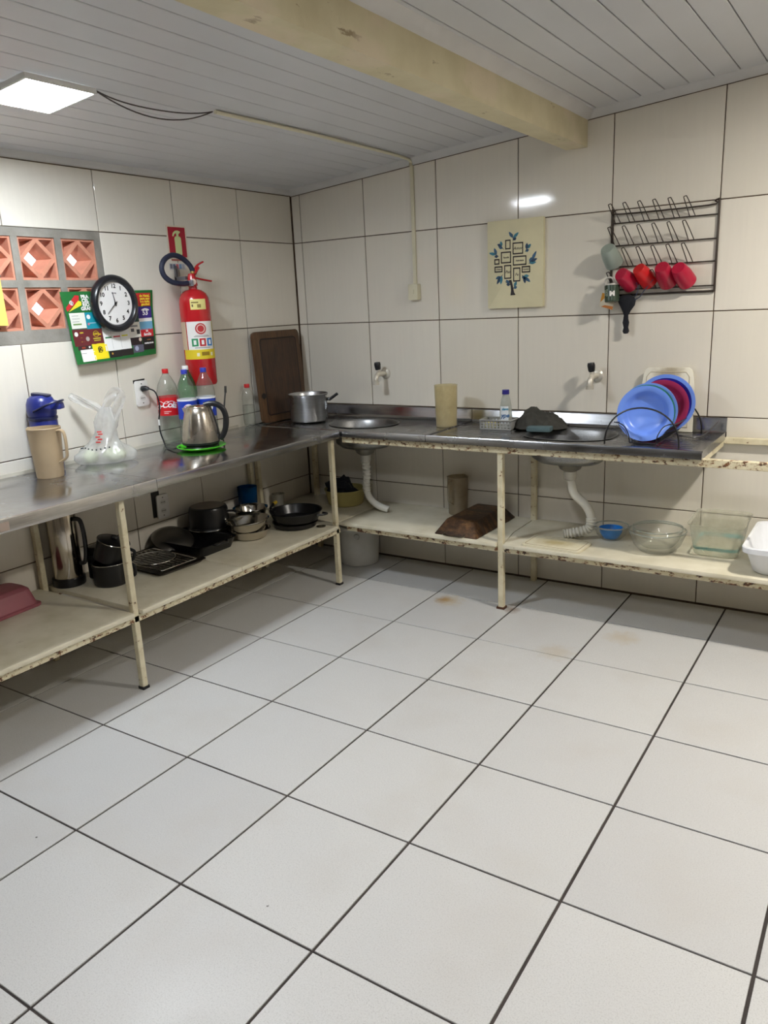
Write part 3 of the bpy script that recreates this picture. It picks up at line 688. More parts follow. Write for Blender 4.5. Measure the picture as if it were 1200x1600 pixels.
# sockets
def socket(y, z, label, tilt=0., hole=False):
    t = on_left('wall_socket', label, 'socket', y, z, .001)
    if hole:
        bm = B(); box(bm, -.048, .002, -.0015, 0, -.062, .070); obj('wall_hole', bm, ink((26, 22, 20)), t, smooth=0)
    bm = B(); prism(bm, rrect(.076, .122, .010), -.008, 0); bevel(bm, .002, 2); p_ = obj('plate', bm, M['white'], t, (.0 if not hole else .012, -.001 if not hole else -.004, 0 if not hole else -.012), (0, tilt, 0))
    for dz in (-.022, .022):
        bm = B(); prism(bm, [(-.018, -.005), (-.008, -.012), (.008, -.012), (.018, -.005), (.018, .005), (.008, .012), (-.008, .012), (-.018, .005)], -.0088, -.007); s_ = obj('outlet', bm, ink((214, 212, 206)), p_, (0, 0, dz))
        bm = B()
        for dx in (-.009, 0, .009): lathe(bm, [(0, 0), (.0026, 0), (.0026, .001), (0, .001)], 10, dx, 0)
        bmesh.ops.rotate(bm, verts=bm.verts, matrix=Matrix.Rotation(PI/2, 3, 'X')); obj('pin_hole', bm, ink((24, 22, 22)), s_, (0, -.0084, 0))
    for dz in (-.046, .046):
        bm = disc_mesh(.003, .001, 10); bmesh.ops.rotate(bm, verts=bm.verts, matrix=Matrix.Rotation(PI/2, 3, 'X')); obj('screw', bm, ink((60, 56, 52)), p_, (0, -.008, dz))
    return t
sk_ = socket(-1.252, 1.121, 'white double wall socket with the kettle plug in it')
bm = B(); prism(bm, [(-.041, .050), (.026, .050), (.030, .069), (-.041, .066)], -.0016, 0); obj('wall_hole', bm, ink((26, 22, 20)), sk_, smooth=0)
so2 = socket(-1.222, .556, 'dirty white wall socket hanging askew over black hole under the worktop', .02, True)
# plug and cord
cd = thing('power_cord', 'thin black cord from wall socket to kettle base', 'cord', (.012, -1.250, 1.143))
def rel(p, o): return tuple(a-b for a, b in zip(p, o))
O_ = (.012, -1.250, 1.143)
bm = B(); tube(bm, [rel(p, O_) for p in [(.0115, -1.250, 1.143), (.030, -1.246, 1.145), (.044, -1.238, 1.143)]], .011, 10, radii=[.014, .013, .007]); obj('plug', bm, M['black'], cd)
cpts = [(.044, -1.238, 1.143), (.062, -1.218, 1.125), (.070, -1.208, 1.075), (.068, -1.212, 1.020), (.062, -1.215, .985), (.075, -1.225, .930), (.100, -1.232, .885), (.130, -1.250, .864), (.18, -1.272, .862), (.235, -1.29, .868), (.272, -1.275, .879), (.296, -1.253, .882)]
bm = B(); tube(bm, [rel(p, O_) for p in spline(cpts, 8)], .0035, 8); obj('cable', bm, M['black'], cd)
bm = B(); tube(bm, [rel(p, O_) for p in [(.0625, -1.2155, .99), (.066, -1.2185, .962)]], .0046, 8); obj('tape', bm, ink((226, 224, 220)), cd)

# yellow sheet hung on the vent
bm = B(); prism(bm, [(-2.16, 1.475), (-1.893, 1.470), (-1.897, 1.69), (-2.165, 1.70)], .016, .018, 'x'); tag(obj('paper_sheet', bm, ink((238, 206, 110)), smooth=0), 'yellow paper sheet hung over the clay block vent', 'paper')

# ------------------------------------------------------------------ wall things, back wall
# picture
pc = thing('wall_picture', 'cream canvas with tree of small frames and blue leaves', 'picture', (1.4215, -.0008, 1.652))
bm = B(); prism(bm, rrect(.298, .422, .005), -.022, 0); bevel(bm, .002, 2); cv = obj('canvas', bm, simple('cream_canvas', (222, 214, 178), .7, var=.04, bump=.2, bs=300.), pc)
IK, LB, LD = (46, 36, 34), (52, 92, 124), (38, 66, 96)
# pixel frame of the detail view: canvas spans x 215..950, z 200..1385
def fx(u, v): return ((u-582)/735*.298, -(v-792)/1185*.422)
frs = [(455, 525, 460, 588, ''), (553, 690, 505, 663, 'Amor'), (397, 530, 617, 773, 'Familia'), (557, 733, 685, 812, 'Felicidade'), (307, 375, 707, 783, ''), (309, 415, 808, 890, 'Uniao'), (440, 533, 797, 985, 'Paz'), (560, 653, 840, 1028, 'Fe'), (673, 783, 827, 915, 'Carinho')]
for (u0, u1, v0, v1, s_) in frs:
    (xa, za), (xb, zb) = fx(u0, v0), fx(u1, v1); w_ = .0044
    bm = B(); box(bm, xa, xb, -.0236, -.022, za-w_*1.4, za); box(bm, xa, xb, -.0236, -.022, zb, zb+w_*1.4); box(bm, xa, xa+w_, -.0236, -.022, zb, za); box(bm, xb-w_, xb, -.0236, -.022, zb, za); f_ = obj('painted_frame', bm, ink(IK), cv, smooth=0)
    if s_: text('lettering', s_, min((xb-xa)*1.5/max(3, len(s_)), .02), ink((70, 62, 58)), f_, ((xa+xb)/2, -.0226, (za+zb)/2), off=.0002, shear=.25)
def leafpoly(u, v, L, ang, w_):
    x, z = fx(u, v); a = D(ang); d = Vector((math.cos(a), math.sin(a))); n_ = Vector((-d.y, d.x)); L = L/735*.298*1.0; w_ = w_/735*.298
    return [(x+d.x*L*t+n_.x*w_*k, z+d.y*L*t+n_.y*w_*k) for t, k in ((0, 0), (.25, .75), (.5, 1), (.8, .6), (1, 0), (.8, -.6), (.5, -1), (.25, -.75))]
sprigs = [(560, 490, 95, [(.45, 40, 120), (.5, 125, 110), (.2, 30, 60)]), (430, 585, 125, [(.5, 150, 80), (.5, 100, 80), (.2, 160, 70)]), (365, 675, 145, [(.5, 165, 120), (.4, 110, 110), (.1, 185, 60)]), (715, 640, 55, [(.4, 85, 90), (.5, 45, 90), (.1, 20, 60)]), (765, 800, 45, [(.6, 60, 150), (.4, 20, 110), (.1, 5, 110), (.2, 70, 80)]),
    (420, 925, 215, [(.4, 200, 90), (.4, 240, 130), (.2, 262, 130)]), (675, 945, -35, [(.5, -40, 120), (.4, -80, 100), (.3, 0, 90), (.1, -60, 70)]), (525, 1070, 150, [(.2, 130, 90), (.1, 175, 60)]), (560, 1125, 60, [(.3, 65, 90), (.1, 20, 60)])]
for (u, v, ang, lv) in sprigs:
    x, z = fx(u, v); a = D(ang); L = 85/735*.298; k_ = (LB, LD, (60, 128, 148))
    bm = B(); tube(bm, [(x, -.0225, z), (x+math.cos(a)*L, -.0225, z+math.sin(a)*L)], .0012, 5); st = obj('painted_twig', bm, ink((52, 58, 70)), cv)
    for q, (t, an, ll) in enumerate(lv):
        uu, vv = u+math.cos(a)*85*t, v-math.sin(a)*85*t*1185/735*.298/.422
        bm = B(); prism(bm, leafpoly(uu, vv, ll*.82, an, 19), -.0232, -.0222); obj('painted_leaf', bm, ink(k_[(q+int(u)) % 3]), cv, smooth=0)
bm = B(); prism(bm, [fx(500, 1005), fx(535, 1000), fx(560, 1110), fx(570, 1170), fx(590, 1208), fx(522, 1212), fx(530, 1150), fx(525, 1080)], -.0232, -.0222); obj('painted_trunk', bm, ink((36, 28, 32)), cv, smooth=0)

# switch with conduit, ceiling conduit, loose wires
sw = thing('light_switch', 'cream surface light switch at foot of wall conduit', 'switch', (.832, -.0008, 1.545))
bm = B(); prism(bm, rrect(.058, .082, .004), -.036, 0); bevel(bm, .002, 2); obj('housing', bm, M['cream'], sw)
bm = B(); prism(bm, rrect(.030, .022, .002), -.040, -.034); bevel(bm, .001, 1); obj('rocker', bm, M['cream'], sw, (-.008, 0, .002))
cn = thing('cable_conduit', 'cream plastic conduit from switch up the wall and along ceiling', 'conduit', (.832, -.0008, 1.587))
bm = B(); box(bm, -.010, .010, -.012, 0, 0, zc(.832)-.034-1.587); bevel(bm, .0015, 1); obj('wall_run', bm, M['cream'], cn, smooth=0)
zt = zc(.842)-1.587
bm = B(); P_ = [(.0, -.016, zt-.038), (.002, -.040, zt-.010), (.020, -.30, zt-.008), (.028, -.60, zt-.010), (.022, -1.0, zt-.008), (.006, -1.44, zt-.009)]; tube(bm, spline(P_, 8), .009, 8, flat=.8); obj('ceiling_run', bm, M['cream'], cn)
wr = thing('loose_wires', 'pair of thin wires drooping between panel lamp and conduit', 'wires', (.80, -1.9, zc(.8)))
O2 = (.80, -1.9, zc(.8))
for k, sag in enumerate((.055, .032)):
    a = Vector((.772, -1.930, zc(.77)-.004)); b = Vector((.838, -1.455, zc(.84)-.010)); pts = []
    for i in range(17):
        t = i/16; p = a.lerp(b, t); p.z -= sag*4*t*(1-t)*(1-.3*k*math.sin(PI*t)); p.x -= .02*k*math.sin(PI*t); pts.append(rel(p, O2))
    bm = B(); tube(bm, pts, .0024, 6); obj('wire', bm, ink((70, 62, 60)), wr)

# taps
def tap(x, z, label):
    t = thing('tap', label, 'tap', (x, -.0008, z))
    bm = B(); lathe(bm, [(0, 0), (.030, 0), (.032, .005), (.026, .011), (.019, .014), (0, .014)], 24); obj('flange', bm, simple('worn_chrome_white', (222, 218, 206), .3, .3), t, (0, 0, 0), (PI/2, 0, 0))
    W_ = simple('worn_tap_body', (214, 208, 194), .32, .35)
    bm = B(); tube(bm, spline([(0, -.008, 0), (0, -.045, .001), (0, -.075, 0), (0, -.095, -.006), (0, -.104, -.024), (0, -.106, -.044)], 5), .0135, 12); tube(bm, [(0, -.075, .004), (0, -.075, .026)], .011, 12); tube(bm, [(0, -.106, -.036), (0, -.106, -.056)], .0185, 14); obj('body', bm, W_, t)
    bm = B(); lathe(bm, [(0, .024), (.012, .024), (.016, .030), (.019, .056), (.016, .068), (0, .070)], 14); obj('handle', bm, M['black'], t, (0, -.075, 0), (0, D(-6), 0))
    return t
tap(.612, 1.106, 'wall tap with black handle above the round sink bowl'); tap(1.845, 1.104, 'wall tap with black handle above the ribbed sink top')

# mug rack
rk = thing('mug_rack', 'dark wire mug drying rack with rows of hooks on the wall', 'rack', (1.90, -.001, 1.475))
WM = simple('dark_wire', (78, 70, 64), .38, .8)
def rp(x, y, z): return (x-1.90, y, z-1.475)
for x in (1.903, 2.362):
    bm = B(); tube(bm, [rp(x, -.006, 1.478), rp(x, -.006, 1.862)], .0048, 8); obj('upright', bm, WM, rk)
bm = B(); tube(bm, spline([rp(1.903, -.006, 1.855), rp(1.915, -.010, 1.855), rp(1.935, -.012, 1.838), rp(2.32, -.012, 1.838), rp(2.345, -.012, 1.855), rp(2.362, -.008, 1.862)], 4), .0036, 8); obj('top_bar', bm, WM, rk)
bm = B(); tube(bm, [rp(1.903, -.008, 1.479), rp(2.362, -.008, 1.479)], .0048, 8); obj('bottom_bar', bm, WM, rk)
rows = [1.799, 1.700, 1.606, 1.503]; hx = [1.927+.0655*k for k in range(6)]
for k, z in enumerate(rows):
    bm = B(); tube(bm, [rp(1.903, -.008, z), rp(2.362, -.008, z)], .003, 8); obj('row_bar', bm, WM, rk)
bm = B()
tube(bm, spline([(-.011, -.008, 0), (-.0085, -.040, .048), (-.006, -.066, .080), (-.002, -.071, .083), (.004, -.071, .083), (.007, -.066, .080), (.009, -.040, .048), (.011, -.008, 0)], 3), .0021, 6)
hk_me = finish(bm, 40); hk_me.materials.append(WM)
for z in rows:
    for x in hx: obj('hook', hk_me, None, rk, rp(x, 0, z), (0, D(-16), 0))
# mugs hung on the hooks, mouths to the wall
def mug(x, z, col, label, r=.040, h=.088, yaw=0., pitch=52, handle=True, name='plastic_mug', group=None):
    d = Vector((0, -.055, .075)).normalized()
    t = thing(name, label, 'mug', (x, -.020, z+.012), group=group, rot=(D(pitch), 0, D(yaw)))
    # local +z points outwards along the hook: mouth at z=0, base at z=h
    bm = B(); lathe(bm, [(r-.003, 0), (r, 0), (r*.97, h*.5), (r*.80, h*.93), (r*.72, h), (0, h), ], 32); lathe(bm, [(r-.003, 0), (r*.94, h*.5), (r*.76, h*.9), (0, h-.006)], 32); bmesh.ops.remove_doubles(bm, verts=bm.verts, dist=.0001)
    obj('cup', bm, simple('mug_plastic', col, .32, var=.05), t)
    return t
mug(1.920, 1.610, (150, 162, 152), 'grey green mug hung on the end of mug rack', .042, .094, -14, 44)
mug(2.004, 1.512, (176, 24, 58), 'crimson mug beside the bright red mug on rack', .040, .094, -24, 58)
mug(2.086, 1.516, (206, 30, 34), 'bright red mug hung between crimson mugs on rack', .038, .100, -28, 50)
mug(2.168, 1.512, (176, 26, 56), 'crimson mug third along the lowest row of the rack', .0405, .106, -10, 50)
mug(2.250, 1.512, (184, 24, 60), 'crimson mug next to the empty hook on rack', .0405, .102, -18, 54)
# printed mug and label hanging from the lowest end hook
pm = thing('printed_mug', 'dark green printed mug hanging below the grey green mug', 'mug', (1.930, -.075, 1.450), rot=(D(-6), D(-4), D(-8)))
bm = B(); lathe(bm, [(0, .002), (.030, 0), (.033, .004), (.034, .078), (.031, .078), (.030, .006), (0, .006)], 32); cu_ = obj('cup', bm, simple('green_glaze', (58, 74, 60), .25), pm)
bm = B(); lathe(bm, [(.0335, .074), (.0348, .074), (.0345, .080), (.031, .080)], 32); obj('rim', bm, ink((212, 206, 196)), cu_)
bm = B(); tube(bm, spline([(-.030, -.010, .078), (-.026, -.014, .100), (-.004, -.020, .110), (.014, -.018, .100), (.018, -.012, .080)], 5), .0042, 8); obj('handle', bm, ink((206, 202, 192)), pm)
me = text_mesh('M', .030, 0, .0016); bmv = me
for v in me.vertices: v.co = Vector((v.co.x+.016, -.0006, v.co.y+.034))
wrap(me, .0345); obj('lettering', me, ink((238, 236, 232)), cu_)
for q, s_ in enumerate(('DUTO', 'CAFE')):
    me = text_mesh(s_, .011, 0, .0003)
    for v in me.vertices: v.co = Vector((-v.co.y-.008-.012*q, -.0006, v.co.x+.040))
    wrap(me, .0345); obj('lettering', me, ink((190, 204, 180)), cu_)
oc = thing('paper_label', 'orange and white paper tag hanging behind the printed mug', 'label', (1.900, -.045, 1.452), rot=(0, D(14), D(-20)))
bm = B(); box(bm, -.040, .038, -.001, 0, -.030, .034); obj('card', bm, ink((226, 214, 190)), oc, smooth=0)
bm = B(); prism(bm, [(-.039, .033), (-.039, -.010), (-.020, .012), (-.016, .033)], -.0018, -.001); obj('orange_print', bm, ink((216, 150, 40)), oc, smooth=0)
bm = B(); prism(bm, [(-.030, -.029), (.037, -.029), (.037, -.014), (-.010, -.018)], -.0018, -.001); obj('orange_print', bm, ink((204, 122, 50)), oc, smooth=0)
# cloth coffee strainer
cs = thing('cloth_strainer', 'black cloth coffee strainer hanging from the mug rack', 'strainer', (1.985, -.030, 1.302))
bm = B(); lathe(bm, [(0, 0), (.010, .002), (.015, .012), (.011, .030), (.016, .052), (.012, .068), (.010, .084), (.018, .104), (.034, .130), (.041, .150), (.037, .166), (.020, .176), (0, .178)], 24, sy=.62, mod=lambda a, z: 1+.10*math.sin(3*a+z*60)+.06*math.sin(5*a)); obj('bag', bm, simple('black_cloth', (24, 26, 34), .9, bump=.6, bs=200.), cs)
bm = B(); tube(bm, spline([(.030, 0, .150), (.062, -.012, .165), (.082, -.02, .190), (.110, -.03, .222), (.125, -.03, .240)], 5), .0022, 6); obj('wire_handle', bm, ink((70, 76, 100)), cs)
bm = B(); tube(bm, spline([(.026, 0, .158), (.048, -.012, .178), (.056, -.02, .205), (.050, -.03, .230)], 5), .0020, 6); obj('wire_handle', bm, ink((70, 76, 100)), cs)

# ------------------------------------------------------------------ on the plain worktop
T = WT
def place(name, label, cat, x, y, z=T, rz=0., group=None): return thing(name, label, cat, (x, y, z+.0006), rz, group)
CAMD = math.atan2(-3.8046+1.0, 3.0835-.3)       # rough heading towards the room
# pump thermos
th = place('pump_thermos', 'navy blue pump thermos behind the beige jug', 'thermos', .066, -1.836, rz=D(33))
bm = B(); lathe(bm, [(0, 0), (.054, 0), (.057, .006), (.057, .215), (.054, .228), (.050, .236), (0, .236)], 40); obj('body', bm, M['navy'], th)
bm = B(); lathe(bm, [(0, .232), (.052, .232), (.058, .244), (.060, .262), (.058, .290), (.050, .312), (.034, .324), (0, .326)], 40); obj('head', bm, M['navy'], th)
bm = B(); loft(bm, [[(.030, -.034, .262), (.030, .034, .262), (.030, .030, .306), (.030, -.030, .306)], [(.092, -.024, .264), (.092, .024, .264), (.090, .020, .290), (.090, -.020, .290)]]); bevel(bm, .005, 2); obj('spout_hood', bm, M['navy'], th)
bm = B(); prism(bm, rrect(.074, .052, .014), 0, .012, 'z'); bevel(bm, .003, 2); obj('pump_lever', bm, M['navydark'], th, (.006, 0, .3185), (0, D(9), 0))
bm = B(); tube(bm, spline([(-.010, -.062, .262), (.030, -.060, .280), (.066, -.045, .294), (.088, -.018, .298), (.088, .018, .298), (.066, .045, .294), (.030, .060, .280), (-.010, .062, .262)], 6), .0055, 8, flat=.8); obj('carry_handle', bm, M['navydark'], th)
bm = B(); lathe(bm, [(.0575, .222), (.060, .225), (.060, .233), (.054, .236)], 40); obj('collar', bm, M['navydark'], th)
# jugs
def jug(t, mat, r0, r1, h, hang, hh=(.16, .06), wall=.0025):
    def mod(a, z):
        k = max(0, (z-h*.8)/(h*.2)); d = (a-(hang+PI)+PI) % (2*PI)-PI
        return 1+.22*k*math.exp(-(d/.22)**2)
    bm = B(); lathe(bm, [(0, 0), (r0*.96, 0), (r0, .005), (r0+(r1-r0)*.6, h*.6), (r1, h-.006), (r1+.0015, h-.002), (r1, h), (r1-wall, h), (r1-wall, h-.006), (r0+(r1-r0)*.6-wall, h*.6), (r0-wall, .008), (0, .006)], 40, mod=mod); obj('body', bm, mat, t)
    c_, s_ = math.cos(hang), math.sin(hang); k = h
    pts = [(r1*.97, k*.93), (r1+.022, k*.94), (r1+.034, k*.84), (r1+.034, k*.55), (r1+.028, k*.40), (r0+(r1-r0)*.3-.001, k*.30)]
    bm = B(); tube(bm, spline([(p[0]*c_, p[0]*s_, p[1]) for p in pts], 6), .0075, 8, flat=.7); obj('handle', bm, mat, t)
jb = simple('beige_plastic', (178, 156, 124), .5, var=.10, vs=6.)
jc = thin_clear('milky_old_plastic', (246, 240, 220), .46, .3, (240, 232, 200)); jd = thin_clear('cloudy_grey_plastic', (236, 230, 216), .45, .3, (206, 194, 172))
t = place('plastic_jug', 'beige plastic jug in front of the navy thermos', 'jug', .176, -1.913); jug(t, jb, .054, .066, .205, D(15))
# tied carrier bag with two pale packs inside
bgx, bgy = .135, -1.605
film = thin_clear('bag_film', (252, 252, 252), .42, .25, (246, 246, 244))
bag = place('carrier_bag', 'knotted white carrier bag with pale green contents', 'bag', bgx, bgy, rz=D(35))
def lump(bm, cx, cy, cz, rx, ry, rz, seed, seg=28, rings=14, amp=.10):
    R = []
    for i in range(rings+1):
        ph = -PI/2+PI*i/rings; row = []
        if i in (0, rings): R.append([bm.verts.new((cx, cy, max(cz+rz*math.sin(ph), .0)))]); continue
        for k in range(seg):
            a = 2*PI*k/seg; d = Vector((math.cos(ph)*math.cos(a), math.cos(ph)*math.sin(a), math.sin(ph)))
            f = 1+amp*mnoise.noise(d*2.2+Vector((seed, 0, 0)))+amp*.5*mnoise.noise(d*5+Vector((0, seed, 0)))
            row.append(bm.verts.new((cx+rx*d.x*f, cy+ry*d.y*f, max(cz+rz*d.z*f, .0))))
        R.append(row)
    for a, b in zip(R, R[1:]):
        for k in range(seg):
            j = (k+1) % seg
            if len(a) == 1: bm.faces.new((a[0], b[j], b[k]))
            elif len(b) == 1: bm.faces.new((a[k], a[j], b[0]))
            else: bm.faces.new((a[k], a[j], b[j], b[k]))
bm = B()
def bagr(a, z):
    k = min(z/.08, 1)
    return 1 + .14*math.sin(2*a+.4)*(1-k) + .05*math.sin(5*a+z*26) + (.04+.13*k)*math.sin(7*a-z*34+1.2*math.sin(z*30)) + .05*k*math.sin(13*a+z*60)
R_ = lathe(bm, [(0, .002), (.076, 0), (.098, .008), (.108, .026), (.104, .044), (.088, .062), (.062, .084), (.046, .108), (.040, .135), (.041, .160), (.040, .182), (.034, .205), (.026, .228), (.016, .246)], 64, sx=1.12, sy=.86, mod=bagr)
for r_ in R_:
    for v in r_:
        k = max(0, v.co.z-.06); v.co.x += .24*k-.4*k*k; v.co.y *= 1-.25*min(k/.1, 1)
obj('bag_body', bm, film, bag, smooth=75)
def ribbon(bm, pts, widths, th=.002):
    P = spline(pts, 6); n = len(P); rows = []
    for i, p in enumerate(P):
        t = (P[min(i+1, n-1)]-P[max(i-1, 0)]).normalized(); w_ = widths[0]+(widths[1]-widths[0])*math.sin(PI*i/(n-1))**.8; s_ = t.cross(Vector((0, 1, .2))).normalized()
        rows.append([bm.verts.new(p+s_*w_*k+Vector((0, .011*math.cos(k*3.4+i*.35), 0))) for k in (-1, -.66, -.33, 0, .33, .66, 1)])
    for a, b in zip(rows, rows[1:]):
        for k in range(6): bm.faces.new((a[k], a[k+1], b[k+1], b[k]))
bm = B(); ribbon(bm, [(.022, 0, .205), (.030, 0, .245), (.052, 0, .285), (.082, 0, .308), (.096, 0, .300), (.092, 0, .268), (.076, 0, .225), (.058, .005, .180), (.052, .006, .150)], (.010, .024)); obj('handle_loop', bm, film, bag, smooth=75)
bm = B(); ribbon(bm, [(.040, 0, .205), (.012, 0, .238), (-.030, 0, .262), (-.075, 0, .284), (-.108, 0, .296), (-.112, 0, .290), (-.060, 0, .266), (-.010, 0, .238), (.020, .004, .205)], (.006, .015)); obj('handle_loop', bm, film, bag, smooth=75)
pr_ = B()
for k in range(9):
    a = D(-150+k*11); r_ = .096
    box(pr_, -.003+.0, .003, -.001, .001, 0, .006); 
    bmesh.ops.translate(pr_, verts=pr_.verts[-8:], vec=(.086*math.cos(a)*1.15, .086*math.sin(a)*.88-.004, .070+.004*math.sin(k)))
obj('printed_lettering', pr_, ink((60, 66, 70)), bag, smooth=0)
pr_ = B()
for k, (dx, dz) in enumerate([(0, 0), (.006, .012), (-.005, .022), (.004, .034), (-.002, .044)]):
    box(pr_, -.010, .010, -.001, .001, -.003, .003); bmesh.ops.translate(pr_, verts=pr_.verts[-8:], vec=(-.006+dx+dz*.2, -.050+dz*.25, .098+dz))
obj('printed_logo', pr_, ink((214, 60, 60)), bag, smooth=0)
gp = simple('pale_green_produce', (206, 214, 178), .55, var=.10, vs=14., bump=.4, bs=40.)
for k, (dx, dy, rx, lab_) in enumerate([(-.054, -.034, .042, 'smaller pale green pack inside the carrier bag'), (.040, .004, .066, 'larger pale green pack inside the carrier bag')]):
    bm = B(); lump(bm, 0, 0, .030, rx*.8, .038, .029, k*3.3); c_, s_ = math.cos(D(35)), math.sin(D(35))
    tag(obj('produce_pack', bm, gp, None, (bgx+dx*c_-dy*s_, bgy+dx*s_+dy*c_, T+.003), (0, 0, D(35))), lab_, 'produce')

# soda bottles
def bottle(x, y, h, r, film_, capc, label, labc=None, lz=(.42, .60), green=False):
    t = place('drink_bottle', label, 'bottle', x, y, rz=D(48))
    nk = .0135
    def feet(a, z): return 1 - (.10*(1-z/(.09*h))*(.5+.5*math.cos(5*a)) if z < .09*h else 0)
    bm = B(); lathe(bm, [(0, .012), (r*.30, .006), (r*.62, 0), (r*.88, .010), (r*.99, .045), (r, .085), (r*.985, h*.40), (r*.97, h*.41), (r*.97, h*.62), (r, h*.635), (r*.98, h*.70), (r*.80, h*.80), (r*.50, h*.885), (nk*1.1, h*.935), (nk, h*.95), (nk, h*.985)], 40, mod=feet); obj('body', bm, film_, t)
    bm = B(); lathe(bm, [(nk+.001, h*.93), (nk+.004, h*.932), (nk+.004, h*.938), (nk+.001, h*.94)], 24); obj('neck_ring', bm, film_, t)
    bm = B(); lathe(bm, [(0, h), (.0140, h), (.0152, h-.002), (.0152, h-.019), (.0145, h-.021), (nk-.001, h-.021)], 24, mod=lambda a, z: 1+.012*math.cos(24*a)); obj('cap', bm, simple('cap_plastic', capc, .35, var=.03), t)
    if labc:
        bm = B(); lathe(bm, [(r*.985, h*lz[0]), (r*.992, h*lz[0]), (r*.992, h*lz[1]), (r*.985, h*lz[1])], 40); return t, obj('wrap_label', bm, simple('label_film', labc, .35, var=.03), t)
    return t, None
clear = thin_clear('clear_bottle_plastic', (248, 250, 249), .09, .04); greenp = thin_clear('green_bottle_plastic', (178, 226, 186), .10, .04, (120, 200, 140))
t, lb = bottle(.072, -1.150, .372, .054, clear, (204, 32, 36), 'empty clear soda bottle with red label and red cap', (206, 28, 34), (.40, .645))
me = text_mesh('Coca-Cola', .043, 0, .0008, .35, sp=.86)
for v in me.vertices: v.co = Vector((v.co.x-.044, -.0008, v.co.y+.372*.53+.006*math.sin(v.co.x*40)))
wrap(me, .054*.992); obj('script_lettering', me, ink((242, 240, 238)), lb)
bm = B()
P_ = [Vector(((.0546)*math.sin(a), -(.0546)*math.cos(a), .372*.575+.006*math.sin(6*a))) for a in [D(-60+8*i) for i in range(16)]]
tube(bm, P_, .0014, 5); obj('swash', bm, ink((242, 240, 238)), lb)
for k, (a0, a1, z_) in enumerate([(-28, 10, .168), (-28, -4, .160)]):
    bm = B(); pts = [[bm.verts.new((.0545*math.sin(a), -.0545*math.cos(a), z)) for z in (z_, z_+.003)] for a in [D(a0+(a1-a0)*i/6) for i in range(7)]]
    for p, q in zip(pts, pts[1:]): bm.faces.new((p[0], q[0], q[1], p[1]))
    obj('small_print', bm, ink((236, 200, 200)), lb)
bottle(.115, -1.058, .380, .0475, greenp, (236, 236, 236), 'green tinted soda bottle with white cap behind the others')
for (x, y, lab_) in [(.185, -1.133, 'soda bottle with blue cap and blue label nearest the cola bottle'), (.206, -1.027, 'soda bottle with blue cap and blue label just behind kettle handle')]:
    t, lb = bottle(x, y, .368, .0475, clear, (50, 62, 176), lab_, (28, 62, 176), (.36, .60))
    for (c_, a0, a1, z0, z1) in [((236, 236, 240), -70, 70, .60, .625)]:
        bm = B(); lathe(bm, [(.0475*.99, .366*z0), (.0475*.996, .366*z0), (.0475*.996, .366*z1), (.0475*.99, .366*z1)], 40); obj('label_edge', bm, ink(c_), lb)
    bm = disc_mesh(.026, .0006, 28); bmesh.ops.rotate(bm, verts=bm.verts, matrix=Matrix.Rotation(PI/2, 3, 'X')); bmesh.ops.translate(bm, verts=bm.verts, vec=(.004, -.0006, .366*.49)); wrap(bm, .0475); obj('label_disc', bm, ink((238, 238, 242)), lb)
    bm = B(); prism(bm, [(.025*math.cos(a)+.004, .022*math.sin(a)*1.0+.366*.49) for a in [D(15+15*i) for i in range(11)]], -.0018, -.0012); wrap(bm, .0475); obj('label_crescent', bm, ink((200, 40, 50)), lb, smooth=0)
t, _ = bottle(.046, -.556, .236, .034, clear, (206, 36, 40), 'small clear water bottle with red cap beside cutting board')
bm = B(); lathe(bm, [(0, .010), (.028, .012), (.0315, .03), (.0315, .120), (0, .120)], 28); obj('water', bm, thin_clear('water_fill', (248, 250, 249), .04, .02), t)
# kettle on green plate
plate_prof = [(0, 0), (.060, 0), (.066, .002), (.098, .010), (.114, .018), (.116, .0195), (.115, .021), (.096, .013), (.064, .006), (0, .0055)]
KX, KY = .330, -1.206
pl = place('plastic_plate', 'bright green plastic plate under the kettle', 'plate', KX, KY); bm = B(); lathe(bm, plate_prof, 48); obj('dish', bm, simple('lime_plastic', (88, 204, 44), .3, var=.04), pl)
kt = place('electric_kettle', 'brushed steel electric kettle with black handle standing on green plate', 'kettle', KX, KY, T+.006, rz=D(40))
bm = B(); lathe(bm, [(0, 0), (.080, 0), (.083, .003), (.083, .014), (.076, .022), (0, .022)], 40); bs_ = obj('power_base', bm, M['black'], kt)
bm = B(); lathe(bm, [(.083, .024), (.0875, .024), (.088, .034), (.083, .034)], 40); obj('skirt', bm, M['black'], kt)
bm = B(); lathe(bm, [(0, .026), (.085, .026), (.087, .034), (.0865, .060), (.079, .110), (.066, .165), (.058, .190), (.054, .194), (0, .194)], 48); obj('body', bm, M['kettle'], kt)
bm = B(); lathe(bm, [(0, .204), (.034, .2035), (.050, .200), (.054, .194), (.054, .1935), (0, .1935)], 40); obj('lid', bm, M['kettle'], kt)
bm = B(); loft(bm, [[(-.050, -.022, .192), (-.050, .022, .192), (-.060, .016, .165), (-.060, -.016, .165)], [(-.072, -.004, .194), (-.072, .004, .194), (-.067, .004, .178), (-.067, -.004, .178)]]); obj('spout', bm, M['kettle'], kt)
bm = B(); tube(bm, spline([(.030, 0, .202), (.062, 0, .208), (.092, 0, .202), (.116, 0, .180), (.127, 0, .140), (.122, 0, .095), (.106, 0, .056), (.090, 0, .040)], 6), .011, 10, radii=None, flat=1.25); obj('handle', bm, M['black'], kt)
bm = B(); tube(bm, spline([(.056, 0, .196), (.066, 0, .160), (.077, 0, .118), (.086, 0, .070), (.088, 0, .036)], 5), .006, 8, flat=1.6); obj('handle_spine', bm, M['black'], kt)
